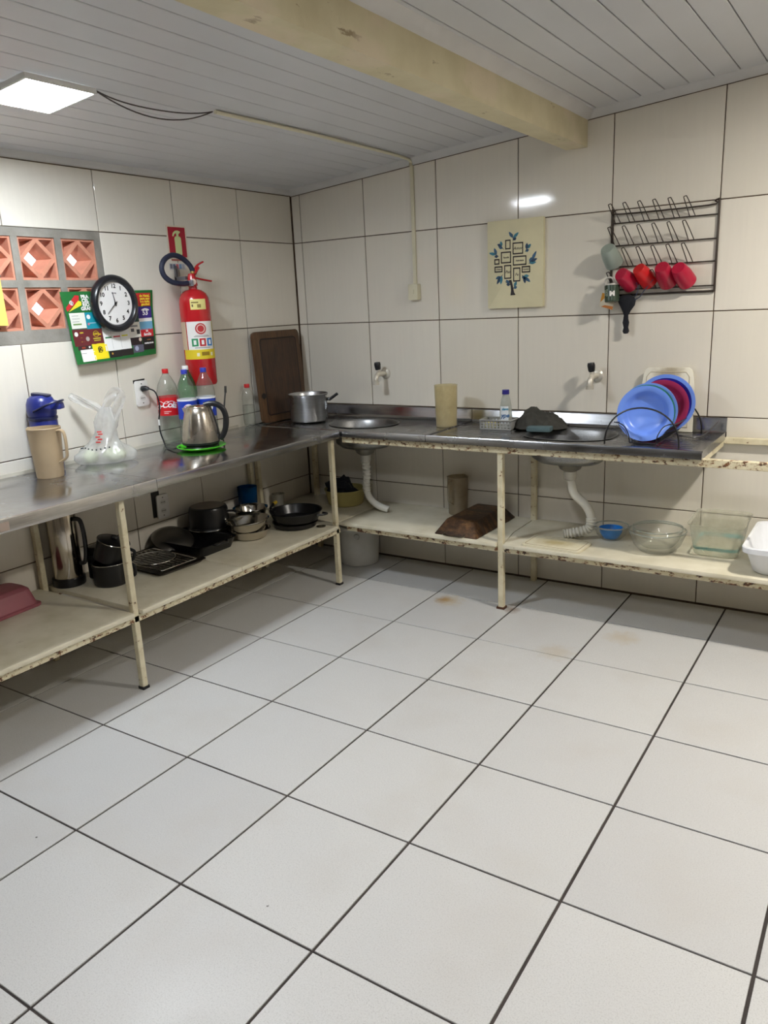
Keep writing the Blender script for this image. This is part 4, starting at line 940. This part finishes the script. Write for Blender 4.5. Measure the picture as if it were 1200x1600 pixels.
bm = B(); box(bm, -.014, .014, -.006, .006, 0, .010); bevel(bm, .002, 1); obj('green_clip', bm, simple('lime_plastic2', (80, 190, 40), .35), kt, (-.078, -.052, .016), (0, D(20), D(30)))
# stick between bottles
bm = B(); tube(bm, spline([(0, 0, 0), (.012, .004, .08), (.018, .012, .16), (.020, .028, .235)], 5), .004, 8); tube(bm, [(.020, .028, .228), (.021, .031, .262)], .006, 8); tag(obj('metal_skewer', bm, ink((52, 50, 48)), None, (.205, -.935, T+.004)), 'dark slim skewer standing behind the kettle handle', 'skewer')
# carving board leaning in the corner
bd = thing('carving_board', 'large dark wooden carving board leaning against the corner', 'cutting board', (.058, -.275, T+.0008), rot=(D(-3.4), 0, RL))
wd = mat_wood('dark_wood', (46, 30, 20), (84, 58, 38), (30, 30, 3)); wd2 = mat_wood('dark_wood_edge', (60, 40, 24), (106, 76, 48), (30, 30, 3))
Wb, Hb = .398, .512
bm = B(); prism(bm, rrect(Wb, Hb, .026, 6, 0, Hb/2), -.022, .0); bevel(bm, .003, 2); bb = obj('board', bm, wd2, bd)
bm = B(); prism(bm, rrect(Wb-.085, Hb-.085, .020, 6, .004, Hb/2), -.0232, -.020); obj('carving_face', bm, wd, bb)
bm = B(); tube(bm, [(p[0], -.0222, p[1]) for p in rrect(Wb-.085, Hb-.085, .020, 6, .004, Hb/2)], .0042, 8, True, flat=.6); obj('juice_groove', bm, ink((34, 22, 16)), bb)
bm = disc_mesh(.017, .0016, 20); bmesh.ops.rotate(bm, verts=bm.verts, matrix=Matrix.Rotation(PI/2, 3, 'X')); obj('wood_knot', bm, ink((24, 16, 12)), bb, (-Wb/2+.024, -.0225, .155))
# aluminium pot
pt = place('aluminium_pot', 'dull aluminium pot with black handle near the corner', 'pot', .265, -.292, T+.002)
bm = B(); lathe(bm, [(0, 0), (.095, 0), (.103, .005), (.105, .014), (.107, .140), (.113, .150), (.114, .155), (.111, .157), (.104, .146), (.102, .020), (.094, .010), (0, .008)], 48); obj('body', bm, M['alu'], pt)
for s_, rz_ in ((1, D(28)),):
    bm = B(); tube(bm, [(s_*.104, 0, .120), (s_*.122, 0, .122)], .009, 8); tube(bm, spline([(s_*.120, 0, .116), (s_*.140, 0, .130), (s_*.170, 0, .150)], 4), .011, 8, radii=None, flat=.75); obj('handle', bm, M['black'], pt, (0, 0, 0), (0, 0, rz_))

# ------------------------------------------------------------------ on the sink tops
t = place('plastic_jug', 'stained yellowish clear jug standing on the sink top', 'jug', 1.118, -.215, T-.0025); jug(t, jc, .054, .060, .215, D(105))
# perforated sponge tray
tr = place('sponge_tray', 'grey perforated plastic tray beside the crumpled cloth', 'tray', 1.415, -.205, T-.0025, rz=D(2))
gm = simple('grey_tray_plastic', (150, 150, 146), .5, var=.08)
bm = B(); hw_, hd_ = .082, .052
for k in range(10):
    x = -hw_+.002+(2*hw_-.004)*k/9
    box(bm, x-.0045, x+.0045, -hd_, -hd_+.003, .002, .046); box(bm, x-.0045, x+.0045, hd_-.003, hd_, .002, .046)
for z in (.002, .014, .027, .040):
    box(bm, -hw_, hw_, -hd_+.0005, -hd_+.0035, z, z+.006); box(bm, -hw_, hw_, hd_-.0035, hd_-.0005, z, z+.006)
obj('perforated_side', bm, gm, tr, smooth=0)
bm = B(); box(bm, -hw_, -hw_+.003, -hd_, hd_, 0, .046); box(bm, hw_-.003, hw_, -hd_, hd_, 0, .046); obj('end_wall', bm, gm, tr, smooth=0)
bm = B(); box(bm, -hw_, hw_, -hd_, hd_, 0, .003); obj('base', bm, gm, tr, smooth=0)
bm = B(); tube(bm, [(p[0], p[1], .047) for p in rrect(2*hw_+.006, 2*hd_+.006, .008)], .0035, 6, True); obj('rim', bm, gm, tr)
bm = B(); box(bm, -.032, .032, -.034, .034, 0, .026); bevel(bm, .004, 2); tag(obj('sponge', bm, simple('yellow_sponge', (204, 194, 130), .95, bump=.8, bs=160.), None, (1.372, -.198, T+.0015)), 'pale yellow sponge lying in the perforated tray', 'sponge')
dt = place('detergent_bottle', 'small white detergent bottle with dark blue cap in tray', 'bottle', 1.448, -.198, T+.0015, rz=D(24))
milky = thin_clear('milky_bottle', (230, 234, 230), .55, .2, (230, 232, 226))
bm = B(); lathe(bm, [(0, 0), (.028, 0), (.031, .005), (.031, .075), (.028, .110), (.021, .148), (.017, .160), (.015, .170), (0, .170)], 32, sy=.8); obj('body', bm, milky, dt)
bm = B(); lathe(bm, [(0, .168), (.018, .168), (.0185, .171), (.0175, .190), (0, .191)], 24); obj('cap', bm, simple('dark_blue_cap', (44, 40, 130), .35), dt)
bm = B(); pts = [[bm.verts.new((.0316*math.sin(a), -.0316*.8*math.cos(a), z)) for z in (.020, .110)] for a in [D(-55+8*i) for i in range(11)]]
for p, q in zip(pts, pts[1:]): bm.faces.new((p[0], q[0], q[1], p[1]))
lb = obj('front_label', bm, ink((226, 232, 236)), dt)
for (s_, z, sz, c_) in [('ype', .064, .030, (40, 96, 150)), ('clean', .096, .016, (60, 140, 170)), ('neutro', .036, .012, (40, 110, 150))]:
    me = text_mesh(s_, sz, 0, .0009, .2)
    for v in me.vertices: v.co = Vector((v.co.x-.004, -.0006, v.co.y+z))
    wrap(me, .0318)
    for v in me.vertices: v.co.y *= .82
    obj('lettering', me, ink(c_), lb)
# cloth and sponge
def cloth(name, label, cx, cy, w, d, h, seed, mat):
    bm = B(); n, m_ = 64, 46; g = []
    for i in range(n+1):
        row = []
        for j in range(m_+1):
            u, v = i/n*2-1, j/m_*2-1; r_ = (abs(u)**2.4+abs(v)**2.4)
            p = Vector((u*3, v*3, seed))
            base_ = max(0, 1-min(1, r_))**.8
            fold = mnoise.noise(p*.55)*.36+(.5-abs(mnoise.noise(p*.85+Vector((3, 1, 0)))))*.42-.14+mnoise.noise(p*1.9)*.12
            z = .004+h*base_*max(.12, .72+.9*fold-.22*u)
            ex_ = 1+.10*mnoise.noise(Vector((math.atan2(v, u)*1.6, seed, 0)))
            row.append(bm.verts.new((u*w/2*ex_+.006*mnoise.noise(p*3), v*d/2*ex_+.006*mnoise.noise(p*3+Vector((9, 9, 9))), z)))
        g.append(row)
    for i in range(n):
        for j in range(m_): bm.faces.new((g[i][j], g[i+1][j], g[i+1][j+1], g[i][j+1]))
    bmesh.ops.solidify(bm, geom=bm.faces[:], thickness=.003)
    return tag(obj(name, bm, mat, None, (cx, cy, T+.0008), (0, 0, D(14)), smooth=70), label, 'cloth')
cloth('dish_cloth', 'crumpled dark grey cloth on the sink edge', 1.622, -.150, .250, .170, .110, 4.2, simple('grey_cloth', (92, 90, 84), .95, var=.12, bump=.5, bs=240.))
bm = B(); box(bm, -.058, .058, -.030, .030, 0, .024); bevel(bm, .004, 2); tag(obj('sponge', bm, simple('teal_sponge', (84, 104, 108), .95, bump=.8, bs=160., var=.2), None, (1.648, -.246, T+.001), (0, 0, D(6))), 'grey teal sponge in front of the crumpled cloth', 'sponge')
# white board leaning at the back
wbrd = thing('cutting_board', 'stained white plastic cutting board leaning behind the plates', 'cutting board', (2.190, -.052, T-.002), rot=(D(-6), 0, 0))
def wb_mat():
    m = NT('stained_white_board'); v = m.pos(obj=True)
    g = m.add('ShaderNodeTexCoord').outputs['Object']; d = m.add('ShaderNodeVectorMath', operation='DISTANCE'); m.link(g, d.inputs[0]); d.inputs[1].default_value = (.0, -.012, .255)
    dd = m.math('ADD', d.outputs['Value'], m.math('MULTIPLY', m.math('SUBTRACT', m.noise(26., v), .5), .09))
    c = m.mix(m.ramp(dd, [(.02, W(.75)), (.085, W(0))]), lin((226, 221, 204)), lin((140, 122, 86))); m.link(c, m.p.inputs['Base Color']); m.p.inputs['Roughness'].default_value = .45; return m.m
wbm = wb_mat()
bm = B(); prism(bm, [(-.125, 0), (.125, 0), (.120, .19), (.112, .262), (.104, .282), (.088, .293), (-.088, .293), (-.104, .282), (-.112, .262), (-.120, .19)], -.012, 0); bevel(bm, .003, 2); wbo = obj('board', bm, wbm, wbrd)
bm = B(); tube(bm, [(p[0], -.0122, p[1]) for p in [(-.100, .02), (.100, .02), (.096, .25), (.080, .272), (-.080, .272), (-.096, .25)]], .002, 6, True); obj('groove', bm, ink((196, 186, 158)), wbo)
# dish rack
dr = place('dish_rack', 'black wire dish rack holding coloured plates', 'dish rack', 2.20, -.26, T-.003)
BW = simple('black_wire', (22, 22, 24), .35)
for (y, cxx) in ((-.205, -.008), (.195, .0)):
    pts = [(cxx+.156*math.cos(a)*(1 if abs(math.cos(a)) < .99 else 1), y, .162*math.sin(a)**.85 if math.sin(a) > 0 else 0) for a in [PI*k/24 for k in range(25)]]
    bm = B(); tube(bm, pts, .0036, 8); obj('arch_leg', bm, BW, dr)
for s_ in (-1, 1):
    bm = B(); tube(bm, spline([(s_*.118-.006, -.205, .098), (s_*.112, -.10, .085), (s_*.112, .10, .085), (s_*.118, .195, .098)], 6), .0026, 6); obj('side_rail', bm, BW, dr)
    bm = B(); tube(bm, spline([(s_*.055, -.205, .012), (s_*.055, 0, .010), (s_*.055, .195, .012)], 6), .0026, 6); obj('bottom_rail', bm, BW, dr)
    bm = B(); tube(bm, spline([(s_*.118-.006, -.205, .098), (s_*.085, -.206, .086), (s_*.062, -.207, .050), (s_*.055, -.206, .012)], 6), .0024, 6); obj('front_loop', bm, BW, dr)
bm = B(); tube(bm, [(-.055, -.205, .012), (.055, -.205, .012)], .0026, 6); obj('front_bar', bm, BW, dr)
for k in range(12):
    y = -.185+.365*k/11
    bm = B(); tube(bm, spline([(-.113, y, .086), (-.085, y+.006, .060), (-.055, y, .010), (0, y, .005), (.055, y, .010), (.085, y+.006, .060), (.113, y, .086)], 4), .0017, 6); obj('cradle_wire', bm, BW, dr)
bm = B(); tube(bm, spline([(.10, .03, .012), (.17, .02, .010), (.20, .09, .016), (.232, .215, .058)], 5), .004, 8, flat=.6); tag(obj('spatula', bm, simple('dark_steel', (96, 96, 100), .3, .9), None, (2.195, -.265, T-.002)), 'dark metal spatula lying beside the dish rack', 'spatula')
dp = [(0, 0), (.068, 0), (.074, .002), (.088, .014), (.096, .030), (.102, .034), (.117, .0365), (.120, .0375), (.120, .040), (.116, .0395), (.100, .037), (.092, .030), (.084, .015), (.072, .005), (0, .0045)]
bm = B(); lathe(bm, dp, 56); dish_me = finish(bm, 50)
def dplate(y, col, lab_, sc=1., dx=0., dz=0., lean=8, rimc=None):
    t = thing('plastic_plate', lab_, 'plate', (2.182+dx, y, T+.004+.120*sc+dz), rot=(D(90-lean), 0, D(4)))
    me = dish_me.copy(); me.materials.clear(); me.materials.append(simple('plate_plastic', col, .3, var=.03)); o = obj('dish', me, None, t); o.scale = (sc, sc, sc)
    if rimc:
        bm = B(); lathe(bm, [(.107*sc, .0370*sc), (.122*sc, .0370*sc), (.1225*sc, .0425*sc), (.107*sc, .0405*sc), (.107*sc, .0370*sc)], 56); obj('rim', bm, simple('rim_plastic', rimc, .3, var=.03), t)
dplate(-.365, (112, 150, 240), 'light blue deep plate at the front of the dish rack', .985, .004)
dplate(-.336, (58, 132, 116), 'green plate behind the front blue plate in rack', .99, .002)
dplate(-.310, (122, 160, 246), 'light blue plate behind the green plate in rack', 1.01, .004)
dplate(-.185, (160, 44, 84), 'crimson plate standing in the back half of rack', .96, .028, .012, 10)
dplate(-.135, (44, 48, 178), 'dark blue plate with light blue rim at back of rack', 1.06, .030, .004, 10, (112, 150, 240))

# ------------------------------------------------------------------ on the shelf under the plain worktop
Z_ = SZ+.0008
def at(name, label, cat, x, y, z=0., rz=0., group=None): return thing(name, label, cat, (x, y, Z_+z), rz, group)
pk = at('plastic_tub', 'dusty pink plastic tub turned upside down', 'tub', .035, -2.19, rz=D(4))
pm_ = simple('dusty_pink', (150, 84, 92), .45)
bm = B(); loft(bm, [[(p[0], p[1], 0) for p in rrect(.20, .26, .03, 5, .075, 0)], [(p[0], p[1], .010) for p in rrect(.20, .26, .03, 5, .075, 0)], [(p[0], p[1], .012) for p in rrect(.178, .236, .03, 5, .075, 0)], [(p[0], p[1], .075) for p in rrect(.148, .205, .032, 5, .075, 0)], [(p[0], p[1], .088) for p in rrect(.120, .175, .03, 5, .075, 0)]]); bevel(bm, .001, 1); obj('tub_shell', bm, pm_, pk)
bm = B(); box(bm, .02, .04, -.03, .03, 0, .004); bevel(bm, .001, 1); tag(obj('bottle_opener', bm, M['blackmetal'], None, (.10, -2.40, Z_)), 'small black metal opener in front of the pink tub', 'opener')
# tall steel cylinder with black base
ur = at('coffee_urn', 'tall shiny steel urn with black base under the worktop', 'urn', .078, -1.838)
bm = B(); lathe(bm, [(0, 0), (.068, 0), (.070, .004), (.070, .034), (.062, .038), (0, .038)], 40); obj('base', bm, M['blackmetal'], ur)
bm = B(); lathe(bm, [(0, .036), (.062, .036), (.064, .042), (.064, .380), (.060, .390), (0, .392)], 40); obj('body', bm, simple('polished_steel', (190, 182, 170), .14, 1., .1, 5.), ur)
bm = B(); tube(bm, spline([(.066, .02, .300), (.090, .035, .290), (.096, .04, .20), (.088, .034, .11), (.066, .02, .100)], 5), .010, 8); obj('handle', bm, M['black'], ur)
bm = B(); box(bm, -.040, .040, -.035, .035, 0, .150); bevel(bm, .010, 2); bx_ = at('coffee_maker', 'black plastic appliance between steel urn and black pots', 'appliance', .135, -1.715, rz=D(20)); obj('housing', bm, M['black'], bx_)
bm = B(); box(bm, -.030, .030, -.040, -.0345, .09, .11); obj('switch_panel', bm, simple('dark_grey', (50, 50, 52), .4), bx_, smooth=0)
# two black pots nested askew
def black_pot(label, x, y, z, r, h, rot=(0, 0, 0), handle=True, lid=False):
    t = thing('black_saucepan', label, 'pot', (x, y, Z_+z), rot=rot)
    bm = B(); lathe(bm, [(0, 0), (r*.92, 0), (r, .006), (r*1.01, h-.004), (r*1.05, h), (r*1.04, h+.003), (r*.97, h), (r*.95, .010), (0, .007)], 40); obj('body', bm, M['blackmetal'], t)
    bm = B(); tube(bm, [(r*1.045*math.cos(a), r*1.045*math.sin(a), h+.001) for a in [2*PI*k/40 for k in range(40)]], .0018, 6, True); obj('steel_rim', bm, M['chrome'], t)
    if handle:
        bm = B(); tube(bm, spline([(r*.98, 0, h*.85), (r+.03, 0, h*.83), (r+.036, 0, h*.60), (r+.030, 0, h*.36), (r*.98, 0, h*.30)], 5), .0075, 8); obj('handle', bm, M['black'], t, (0, 0, 0), (0, 0, D(28)))
    if lid:
        bm = B(); lathe(bm, [(r*1.0, h+.002), (r*.8, h+.008), (r*.3, h+.012), (0, h+.012)], 36); l_ = obj('lid', bm, M['blackmetal'], t)
        bm = B(); lathe(bm, [(0, h+.026), (.014, h+.025), (.016, h+.018), (.008, h+.011), (0, h+.011)], 16); obj('knob', bm, M['black'], l_)
black_pot('upright black saucepan under a tilted one', .248, -1.742, 0, .076, .098)
black_pot('tilted black saucepan with lid stacked on the upright one', .244, -1.742, .1045, .068, .092, (D(-11), D(17), 0), True, True)
# rack with glass lid on dark tray
bt = at('baking_tray', 'flat dark baking tray under a round glass lid', 'tray', .215, -1.455, rz=D(-3))
bm = B(); loft(bm, [[(p[0], p[1], 0) for p in rrect(.36, .24, .02)], [(p[0], p[1], .014) for p in rrect(.39, .27, .025)], [(p[0], p[1], .015) for p in rrect(.40, .28, .025)], [(p[0], p[1], .014) for p in rrect(.38, .26, .022)], [(p[0], p[1], .003) for p in rrect(.355, .235, .02)]]); obj('tray', bm, simple('dark_tray_metal', (62, 56, 50), .35, .8, .3, 6.), bt)
bm = B()
for k in range(9): tube(bm, [(-.16, -.10+.025*k, .017), (.16, -.10+.025*k, .017)], .0018, 6)
tube(bm, [(p[0], p[1], .017) for p in rrect(.33, .215, .015)], .0024, 6, True); tag(obj('wire_grill', bm, M['chrome'], None, (.215, -1.455, Z_+.0005), (0, 0, D(-3))), 'chrome wire grill lying in the flat dark tray', 'grill')
gl = at('glass_cover', 'round glass pot lid lying on the wire grill', 'lid', .225, -1.480, .0215)
glass = thin_clear('clear_glass', (249, 250, 249), .05, .02)
bm = B(); lathe(bm, [(.098, .010), (.085, .022), (.05, .032), (0, .036)], 40); obj('dome', bm, glass, gl)
bm = B(); tube(bm, [(.099*math.cos(a), .099*math.sin(a), .010) for a in [2*PI*k/48 for k in range(48)]], .0035, 8, True); obj('steel_rim', bm, M['chrome'], gl)
# black roasting tray with leaning lid
rt = at('roasting_tray', 'deep black roasting tray with a leaning lid in it', 'tray', .195, -1.195, rz=D(0))
bm = B(); loft(bm, [[(p[0], p[1], 0) for p in rrect(.33, .21, .03)], [(p[0], p[1], .050) for p in rrect(.36, .245, .035)], [(p[0], p[1], .053) for p in rrect(.375, .26, .035)], [(p[0], p[1], .050) for p in rrect(.35, .235, .035)], [(p[0], p[1], .004) for p in rrect(.325, .205, .03)]]); obj('tray', bm, M['blackmetal'], rt)
bm = B(); tube(bm, spline([(.17, -.045, .045), (.20, -.035, .046), (.20, .035, .046), (.17, .045, .045)], 4), .005, 6); obj('handle', bm, M['blackmetal'], rt)
ll = thing('pan_cover', 'round dark steel cover tipped up inside the roasting tray', 'pan cover', (.097, -1.245, Z_+.046), rot=(D(14), D(20), D(20)))
bm = B(); lathe(bm, [(0, .030), (.030, .029), (.070, .022), (.096, .008), (.104, .002), (.106, 0), (.104, -.001), (.094, .005), (.068, .019), (.030, .026), (0, .027)], 44); obj('dome', bm, simple('dark_pan_steel', (110, 106, 100), .28, .9, .15), ll)
# stacked dark pot bottom up
bp = at('stock_pot', 'black pot turned upside down on a dark pan by the wall', 'pot', .132, -1.020, .054)
bm = B(); lathe(bm, [(.109, 0), (.113, .004), (.111, .010), (.106, .014), (.100, .100), (.095, .112), (.086, .116), (.084, .114), (0, .114)], 44); obj('body', bm, M['blackmetal'], bp)
bm = B(); lathe(bm, [(0, .1145), (.084, .1145), (.086, .117), (0, .118)], 40); obj('worn_base', bm, simple('worn_pot_base', (108, 98, 84), .4, .6, .3, 12.), bp)
bm = B(); tube(bm, [(.111*math.cos(a), .111*math.sin(a), .002) for a in [2*PI*k/44 for k in range(44)]], .0024, 6, True); obj('steel_rim', bm, M['chrome'], bp)
bm = B(); tube(bm, spline([(.088, .045, .085), (.120, .062, .085), (.138, .066, .080)], 4), .009, 8, flat=.7); obj('handle', bm, M['black'], bp)
bq = at('wide_pan', 'wide black pan beneath the upturned black pot', 'pan', .120, -.962)
bm = B(); lathe(bm, [(0, 0), (.085, 0), (.092, .008), (.098, .046), (.101, .050), (.096, .049), (.089, .010), (0, .006)], 44); obj('pan', bm, M['blackmetal'], bq)
# steel basins
def basin(label, x, y, z, r, h, rot=(0, 0, 0)):
    t = thing('steel_basin', label, 'basin', (x, y, Z_+z), rot=rot)
    bm = B(); lathe(bm, [(0, 0), (r*.68, 0), (r*.78, .006), (r*.93, h*.85), (r*.99, h-.002), (r*1.02, h), (r*1.02, h+.0022), (r*.97, h), (r*.90, h*.82), (r*.75, .009), (r*.66, .003), (0, .003)], 48); obj('bowl', bm, simple('mirror_steel', (206, 200, 190), .13, 1., .06, 8.), t); return t
basin('shallow steel basin at the bottom of the stack beside black frying pan', .335, -.938, 0, .106, .048)
basin('bright steel basin on top of the shallow one', .346, -.955, .050, .110, .052, (D(3), D(-2), 0))
basin('taller steel basin behind the stacked pair', .205, -.782, .048, .094, .060)
basin('steel basin turned under the taller one', .205, -.782, 0, .090, .046)
# black frying pans
fp = at('frying_pan', 'big black frying pan beside the steel basins', 'pan', .420, -.660, .034)
bm = B(); lathe(bm, [(0, 0), (.112, 0), (.120, .004), (.140, .050), (.144, .052), (.144, .055), (.138, .053), (.117, .008), (0, .005)], 52); obj('pan', bm, M['blackmetal'], fp)
bm = B(); tube(bm, spline([(.13, .02, .034), (.152, .040, .034), (.158, .072, .034), (.128, .070, .034)], 5), .006, 8); obj('loop_handle', bm, M['black'], fp)
bm = B(); tube(bm, spline([(-.13, -.03, .044), (-.16, -.02, .052), (-.185, .03, .060)], 4), .008, 8); obj('handle', bm, M['black'], fp)
bm = B(); tube(bm, [(-.187, .034, .060), (-.190, .062, .064)], .010, 8); obj('handle_tip', bm, ink((196, 166, 50)), fp, label='yellow handle tip')
fq = at('shallow_pan', 'shallow black pan under the big frying pan', 'pan', .415, -.665)
bm = B(); lathe(bm, [(0, 0), (.105, 0), (.114, .004), (.122, .026), (.125, .028), (.119, .027), (.110, .008), (0, .005)], 48); obj('pan', bm, M['blackmetal'], fq)
bm = B(); lathe(bm, [(0, 0), (.024, 0), (.026, .004), (0, .005)], 24); tag(obj('jar_lid', bm, M['chrome'], None, (.560, -.625, Z_)), 'small round metal lid at the shelf edge by frying pan', 'lid')
# cups at the wall
bc = at('plastic_cup', 'blue plastic tumbler against the wall behind steel basins', 'cup', .068, -.650)
bm = B(); lathe(bm, [(0, 0), (.045, 0), (.047, .003), (.056, .185), (.054, .185), (.046, .005), (0, .004)], 36); obj('tumbler', bm, thin_clear('blue_clear_plastic', (90, 170, 220), .55, .15, (24, 110, 170)), bc)
wc = at('plastic_cup', 'cloudy white plastic cup against the wall by corner', 'cup', .052, -.375)
bm = B(); lathe(bm, [(0, 0), (.030, 0), (.038, .080), (.036, .080), (.029, .003), (0, .003)], 32); obj('tumbler', bm, thin_clear('white_cup_plastic', (236, 236, 232), .6, .25, (224, 222, 214)), wc)
# yellow basin with dark cloth
yb = at('plastic_basin', 'yellow plastic basin with dark cloth on corner shelf', 'basin', .385, -.150)
bm = B(); lathe(bm, [(0, 0), (.096, 0), (.104, .006), (.120, .085), (.126, .092), (.126, .096), (.118, .092), (.101, .010), (0, .006)], 44); obj('bowl', bm, simple('dull_yellow', (176, 164, 104), .5), yb)
bm = B(); lump(bm, 0, 0, .030, .085, .075, .062, 8.1, amp=.45); tag(obj('dark_rag', bm, simple('dark_rag', (30, 32, 38), .95, bump=.6, bs=120.), None, (.355, -.155, Z_+.064)), 'bunched dark rag lying in the yellow basin', 'rag')

# ------------------------------------------------------------------ on the shelf under the sinks, and on the floor
t = at('plastic_jug', 'cloudy old jug on the shelf behind upturned burnt pan', 'jug', 1.105, -.082); jug(t, jd, .052, .058, .210, D(-95))
def burnt():
    m = NT('burnt_tin'); f = m.noise(30., m.pos(obj=True), 8, .75); g = m.noise(5., m.pos((1, 6, 1), obj=True), 5)
    c = m.ramp(f, [(.3, lin((38, 27, 20))), (.5, lin((88, 62, 40))), (.72, lin((140, 102, 62)))]); c = m.mix(m.ramp(g, [(.45, W(0)), (.6, W(.8))]), c, lin((44, 32, 24))); m.link(c, m.p.inputs['Base Color']); m.p.inputs['Roughness'].default_value = .5; m.p.inputs['Metallic'].default_value = .35; m.bump(f, .5, .003); return m.m
bo = at('roasting_pan', 'burnt brown roasting pan turned upside down with wire handle', 'pan', 1.305, -.262, rz=D(-1))
bm = B(); loft(bm, [[(p[0], p[1], 0) for p in rrect(.238, .452, .008, 2)], [(p[0], p[1], .004) for p in rrect(.240, .454, .008, 2)], [(p[0], p[1], .068) for p in rrect(.165, .345, .012, 2)], [(p[0], p[1], .071) for p in rrect(.155, .335, .012, 2)]]); obj('pan', bm, burnt(), bo, smooth=30)
bm = B(); tube(bm, spline([(-.060, -.222, .012), (-.058, -.243, .006), (.010, -.248, .005), (.050, -.240, .006), (.052, -.222, .012)], 4), .003, 6); obj('wire_handle', bm, M['chrome'], bo)
# flat cutting board
fb_ = at('cutting_board', 'stained cream cutting board lying flat on the shelf', 'cutting board', 1.802, -.408, rz=D(-2))
def fbm():
    m = NT('stained_cream_board'); g = m.add('ShaderNodeTexCoord').outputs['Object']; mp = m.add('ShaderNodeMapping'); mp.inputs['Scale'].default_value = (.6, 1.2, 1); m.link(g, mp.inputs[0])
    d = m.add('ShaderNodeVectorMath', operation='DISTANCE'); m.link(mp.outputs[0], d.inputs[0]); d.inputs[1].default_value = (0, 0, .008)
    dd = m.math('ADD', d.outputs['Value'], m.math('MULTIPLY', m.math('SUBTRACT', m.noise(34., m.pos(obj=True)), .5), .07))
    c = m.mix(m.ramp(dd, [(.02, W(.8)), (.08, W(0))]), lin((224, 216, 190)), lin((176, 158, 106))); m.link(c, m.p.inputs['Base Color']); m.p.inputs['Roughness'].default_value = .45; return m.m
bm = B(); prism(bm, rrect(.290, .180, .022, 5), 0, .010, 'z'); bevel(bm, .002, 2); fo = obj('board', bm, fbm(), fb_)
bm = B(); tube(bm, [(p[0], p[1], .0098) for p in rrect(.262, .152, .014, 5)], .0018, 6, True); obj('groove', bm, ink((176, 160, 124)), fo)
# glass bowl with blue bowl
def glass_bowl(name, label, x, y, z, r0, r1, h, th=.004):
    t = at(name, label, 'bowl', x, y, z)
    bm = B(); lathe(bm, [(0, 0), (r0*.8, 0), (r0, .003), (r0+(r1-r0)*.55, h*.35), (r1*.985, h*.9), (r1, h)], 48); obj('bowl', bm, glass, t)
    bm = B(); tube(bm, [((r1-th/2)*math.cos(a), (r1-th/2)*math.sin(a), h) for a in [2*PI*k/56 for k in range(56)]], .0036, 8, True); obj('rim', bm, simple('glass_rim', (214, 220, 214), .06, 0., .02, trans=.75), t)
glass_bowl('glass_bowl', 'small glass bowl with blue bowl inside', 2.000, -.205, 0, .048, .082, .066)
bb_ = at('plastic_bowl', 'bright blue plastic bowl inside the small glass bowl', 'bowl', 2.000, -.212, .0055)
bm = B(); lathe(bm, [(0, 0), (.030, 0), (.036, .003), (.052, .030), (.056, .052), (.054, .052), (.049, .030), (.034, .006), (0, .004)], 40); obj('bowl', bm, simple('bright_blue', (30, 130, 216), .3, var=.04), bb_)
glass_bowl('glass_bowl', 'big round glass bowl with another nested in it', 2.238, -.298, 0, .076, .126, .096)
glass_bowl('glass_bowl', 'inner glass bowl nested in the big round one', 2.238, -.296, .022, .070, .112, .086)
# clear box
cx_ = at('storage_box', 'clear plastic box with a teal band near its base', 'box', 2.482, -.185, rz=D(2))
clearbox = thin_clear('cloudy_box_plastic', (248, 249, 244), .38, .14, (222, 222, 208))
W0, D0, W1, D1, Hh = .182, .235, .222, .290, .150
rr = lambda w, d, z: [(p[0], p[1], z) for p in rrect(w, d, .035, 6)]
bm = B(); loft(bm, [rr(W0*.9, D0*.92, 0), rr(W0, D0, .008), rr(W1, D1, Hh-.010), rr(W1+.012, D1+.012, Hh-.006), rr(W1+.018, D1+.018, Hh)], cap1=False); obj('tub', bm, clearbox, cx_)
bm = B(); loft(bm, [rr(W0+.004, D0+.005, .030), rr(W0+.0095, D0+.012, .046)], False, False); obj('teal_band', bm, simple('teal_water', (96, 176, 180), .12, var=.05, trans=.35), cx_)
bm = B(); loft(bm, [[(-.045, -.1515, .108), (.040, -.1515, .108), (.040, -.1515, .128), (-.045, -.1515, .128)], [(-.045, -.1500, .108), (.040, -.1500, .108), (.040, -.1540, .128), (-.045, -.1540, .128)]]); obj('embossed_panel', bm, clearbox, cx_, smooth=0)
# white tub
wt = at('plastic_tub', 'white rectangular plastic tub at the end of shelf', 'tub', 2.825, -.285)
Ww = simple('white_tub_plastic', (232, 234, 238), .35, var=.03)
rr2 = lambda w, d, z: [(p[0], p[1], z) for p in rrect(w, d, .045, 6)]
bm = B(); loft(bm, [rr2(.310, .320, 0), rr2(.335, .345, .010), rr2(.385, .415, .100), rr2(.386, .416, .1005), rr2(.412, .450, .101), rr2(.414, .452, .122), rr2(.408, .446, .126), rr2(.390, .428, .124), rr2(.378, .405, .100), rr2(.328, .338, .014), rr2(.300, .310, .006)]); obj('tub', bm, Ww, wt)
# bucket on the floor under the corner
bk = thing('bucket', 'grey white plastic bucket on the floor under corner shelf', 'bucket', (.478, -.165, .0012), D(20))
bm = B(); lathe(bm, [(0, 0), (.108, 0), (.112, .004), (.124, .215), (.128, .220), (.128, .235), (.124, .236), (.119, .215), (.107, .008), (0, .006)], 44); obj('body', bm, simple('grey_bucket', (190, 188, 180), .5, var=.08), bk)
bm = B(); lathe(bm, [(0, 0), (.016, 0), (.018, .004), (.014, .012), (0, .014)], 20); obj('handle_boss', bm, simple('grey_bucket2', (176, 174, 166), .5), bk, (.020, -.119, .190), (PI/2+.05, 0, 0))
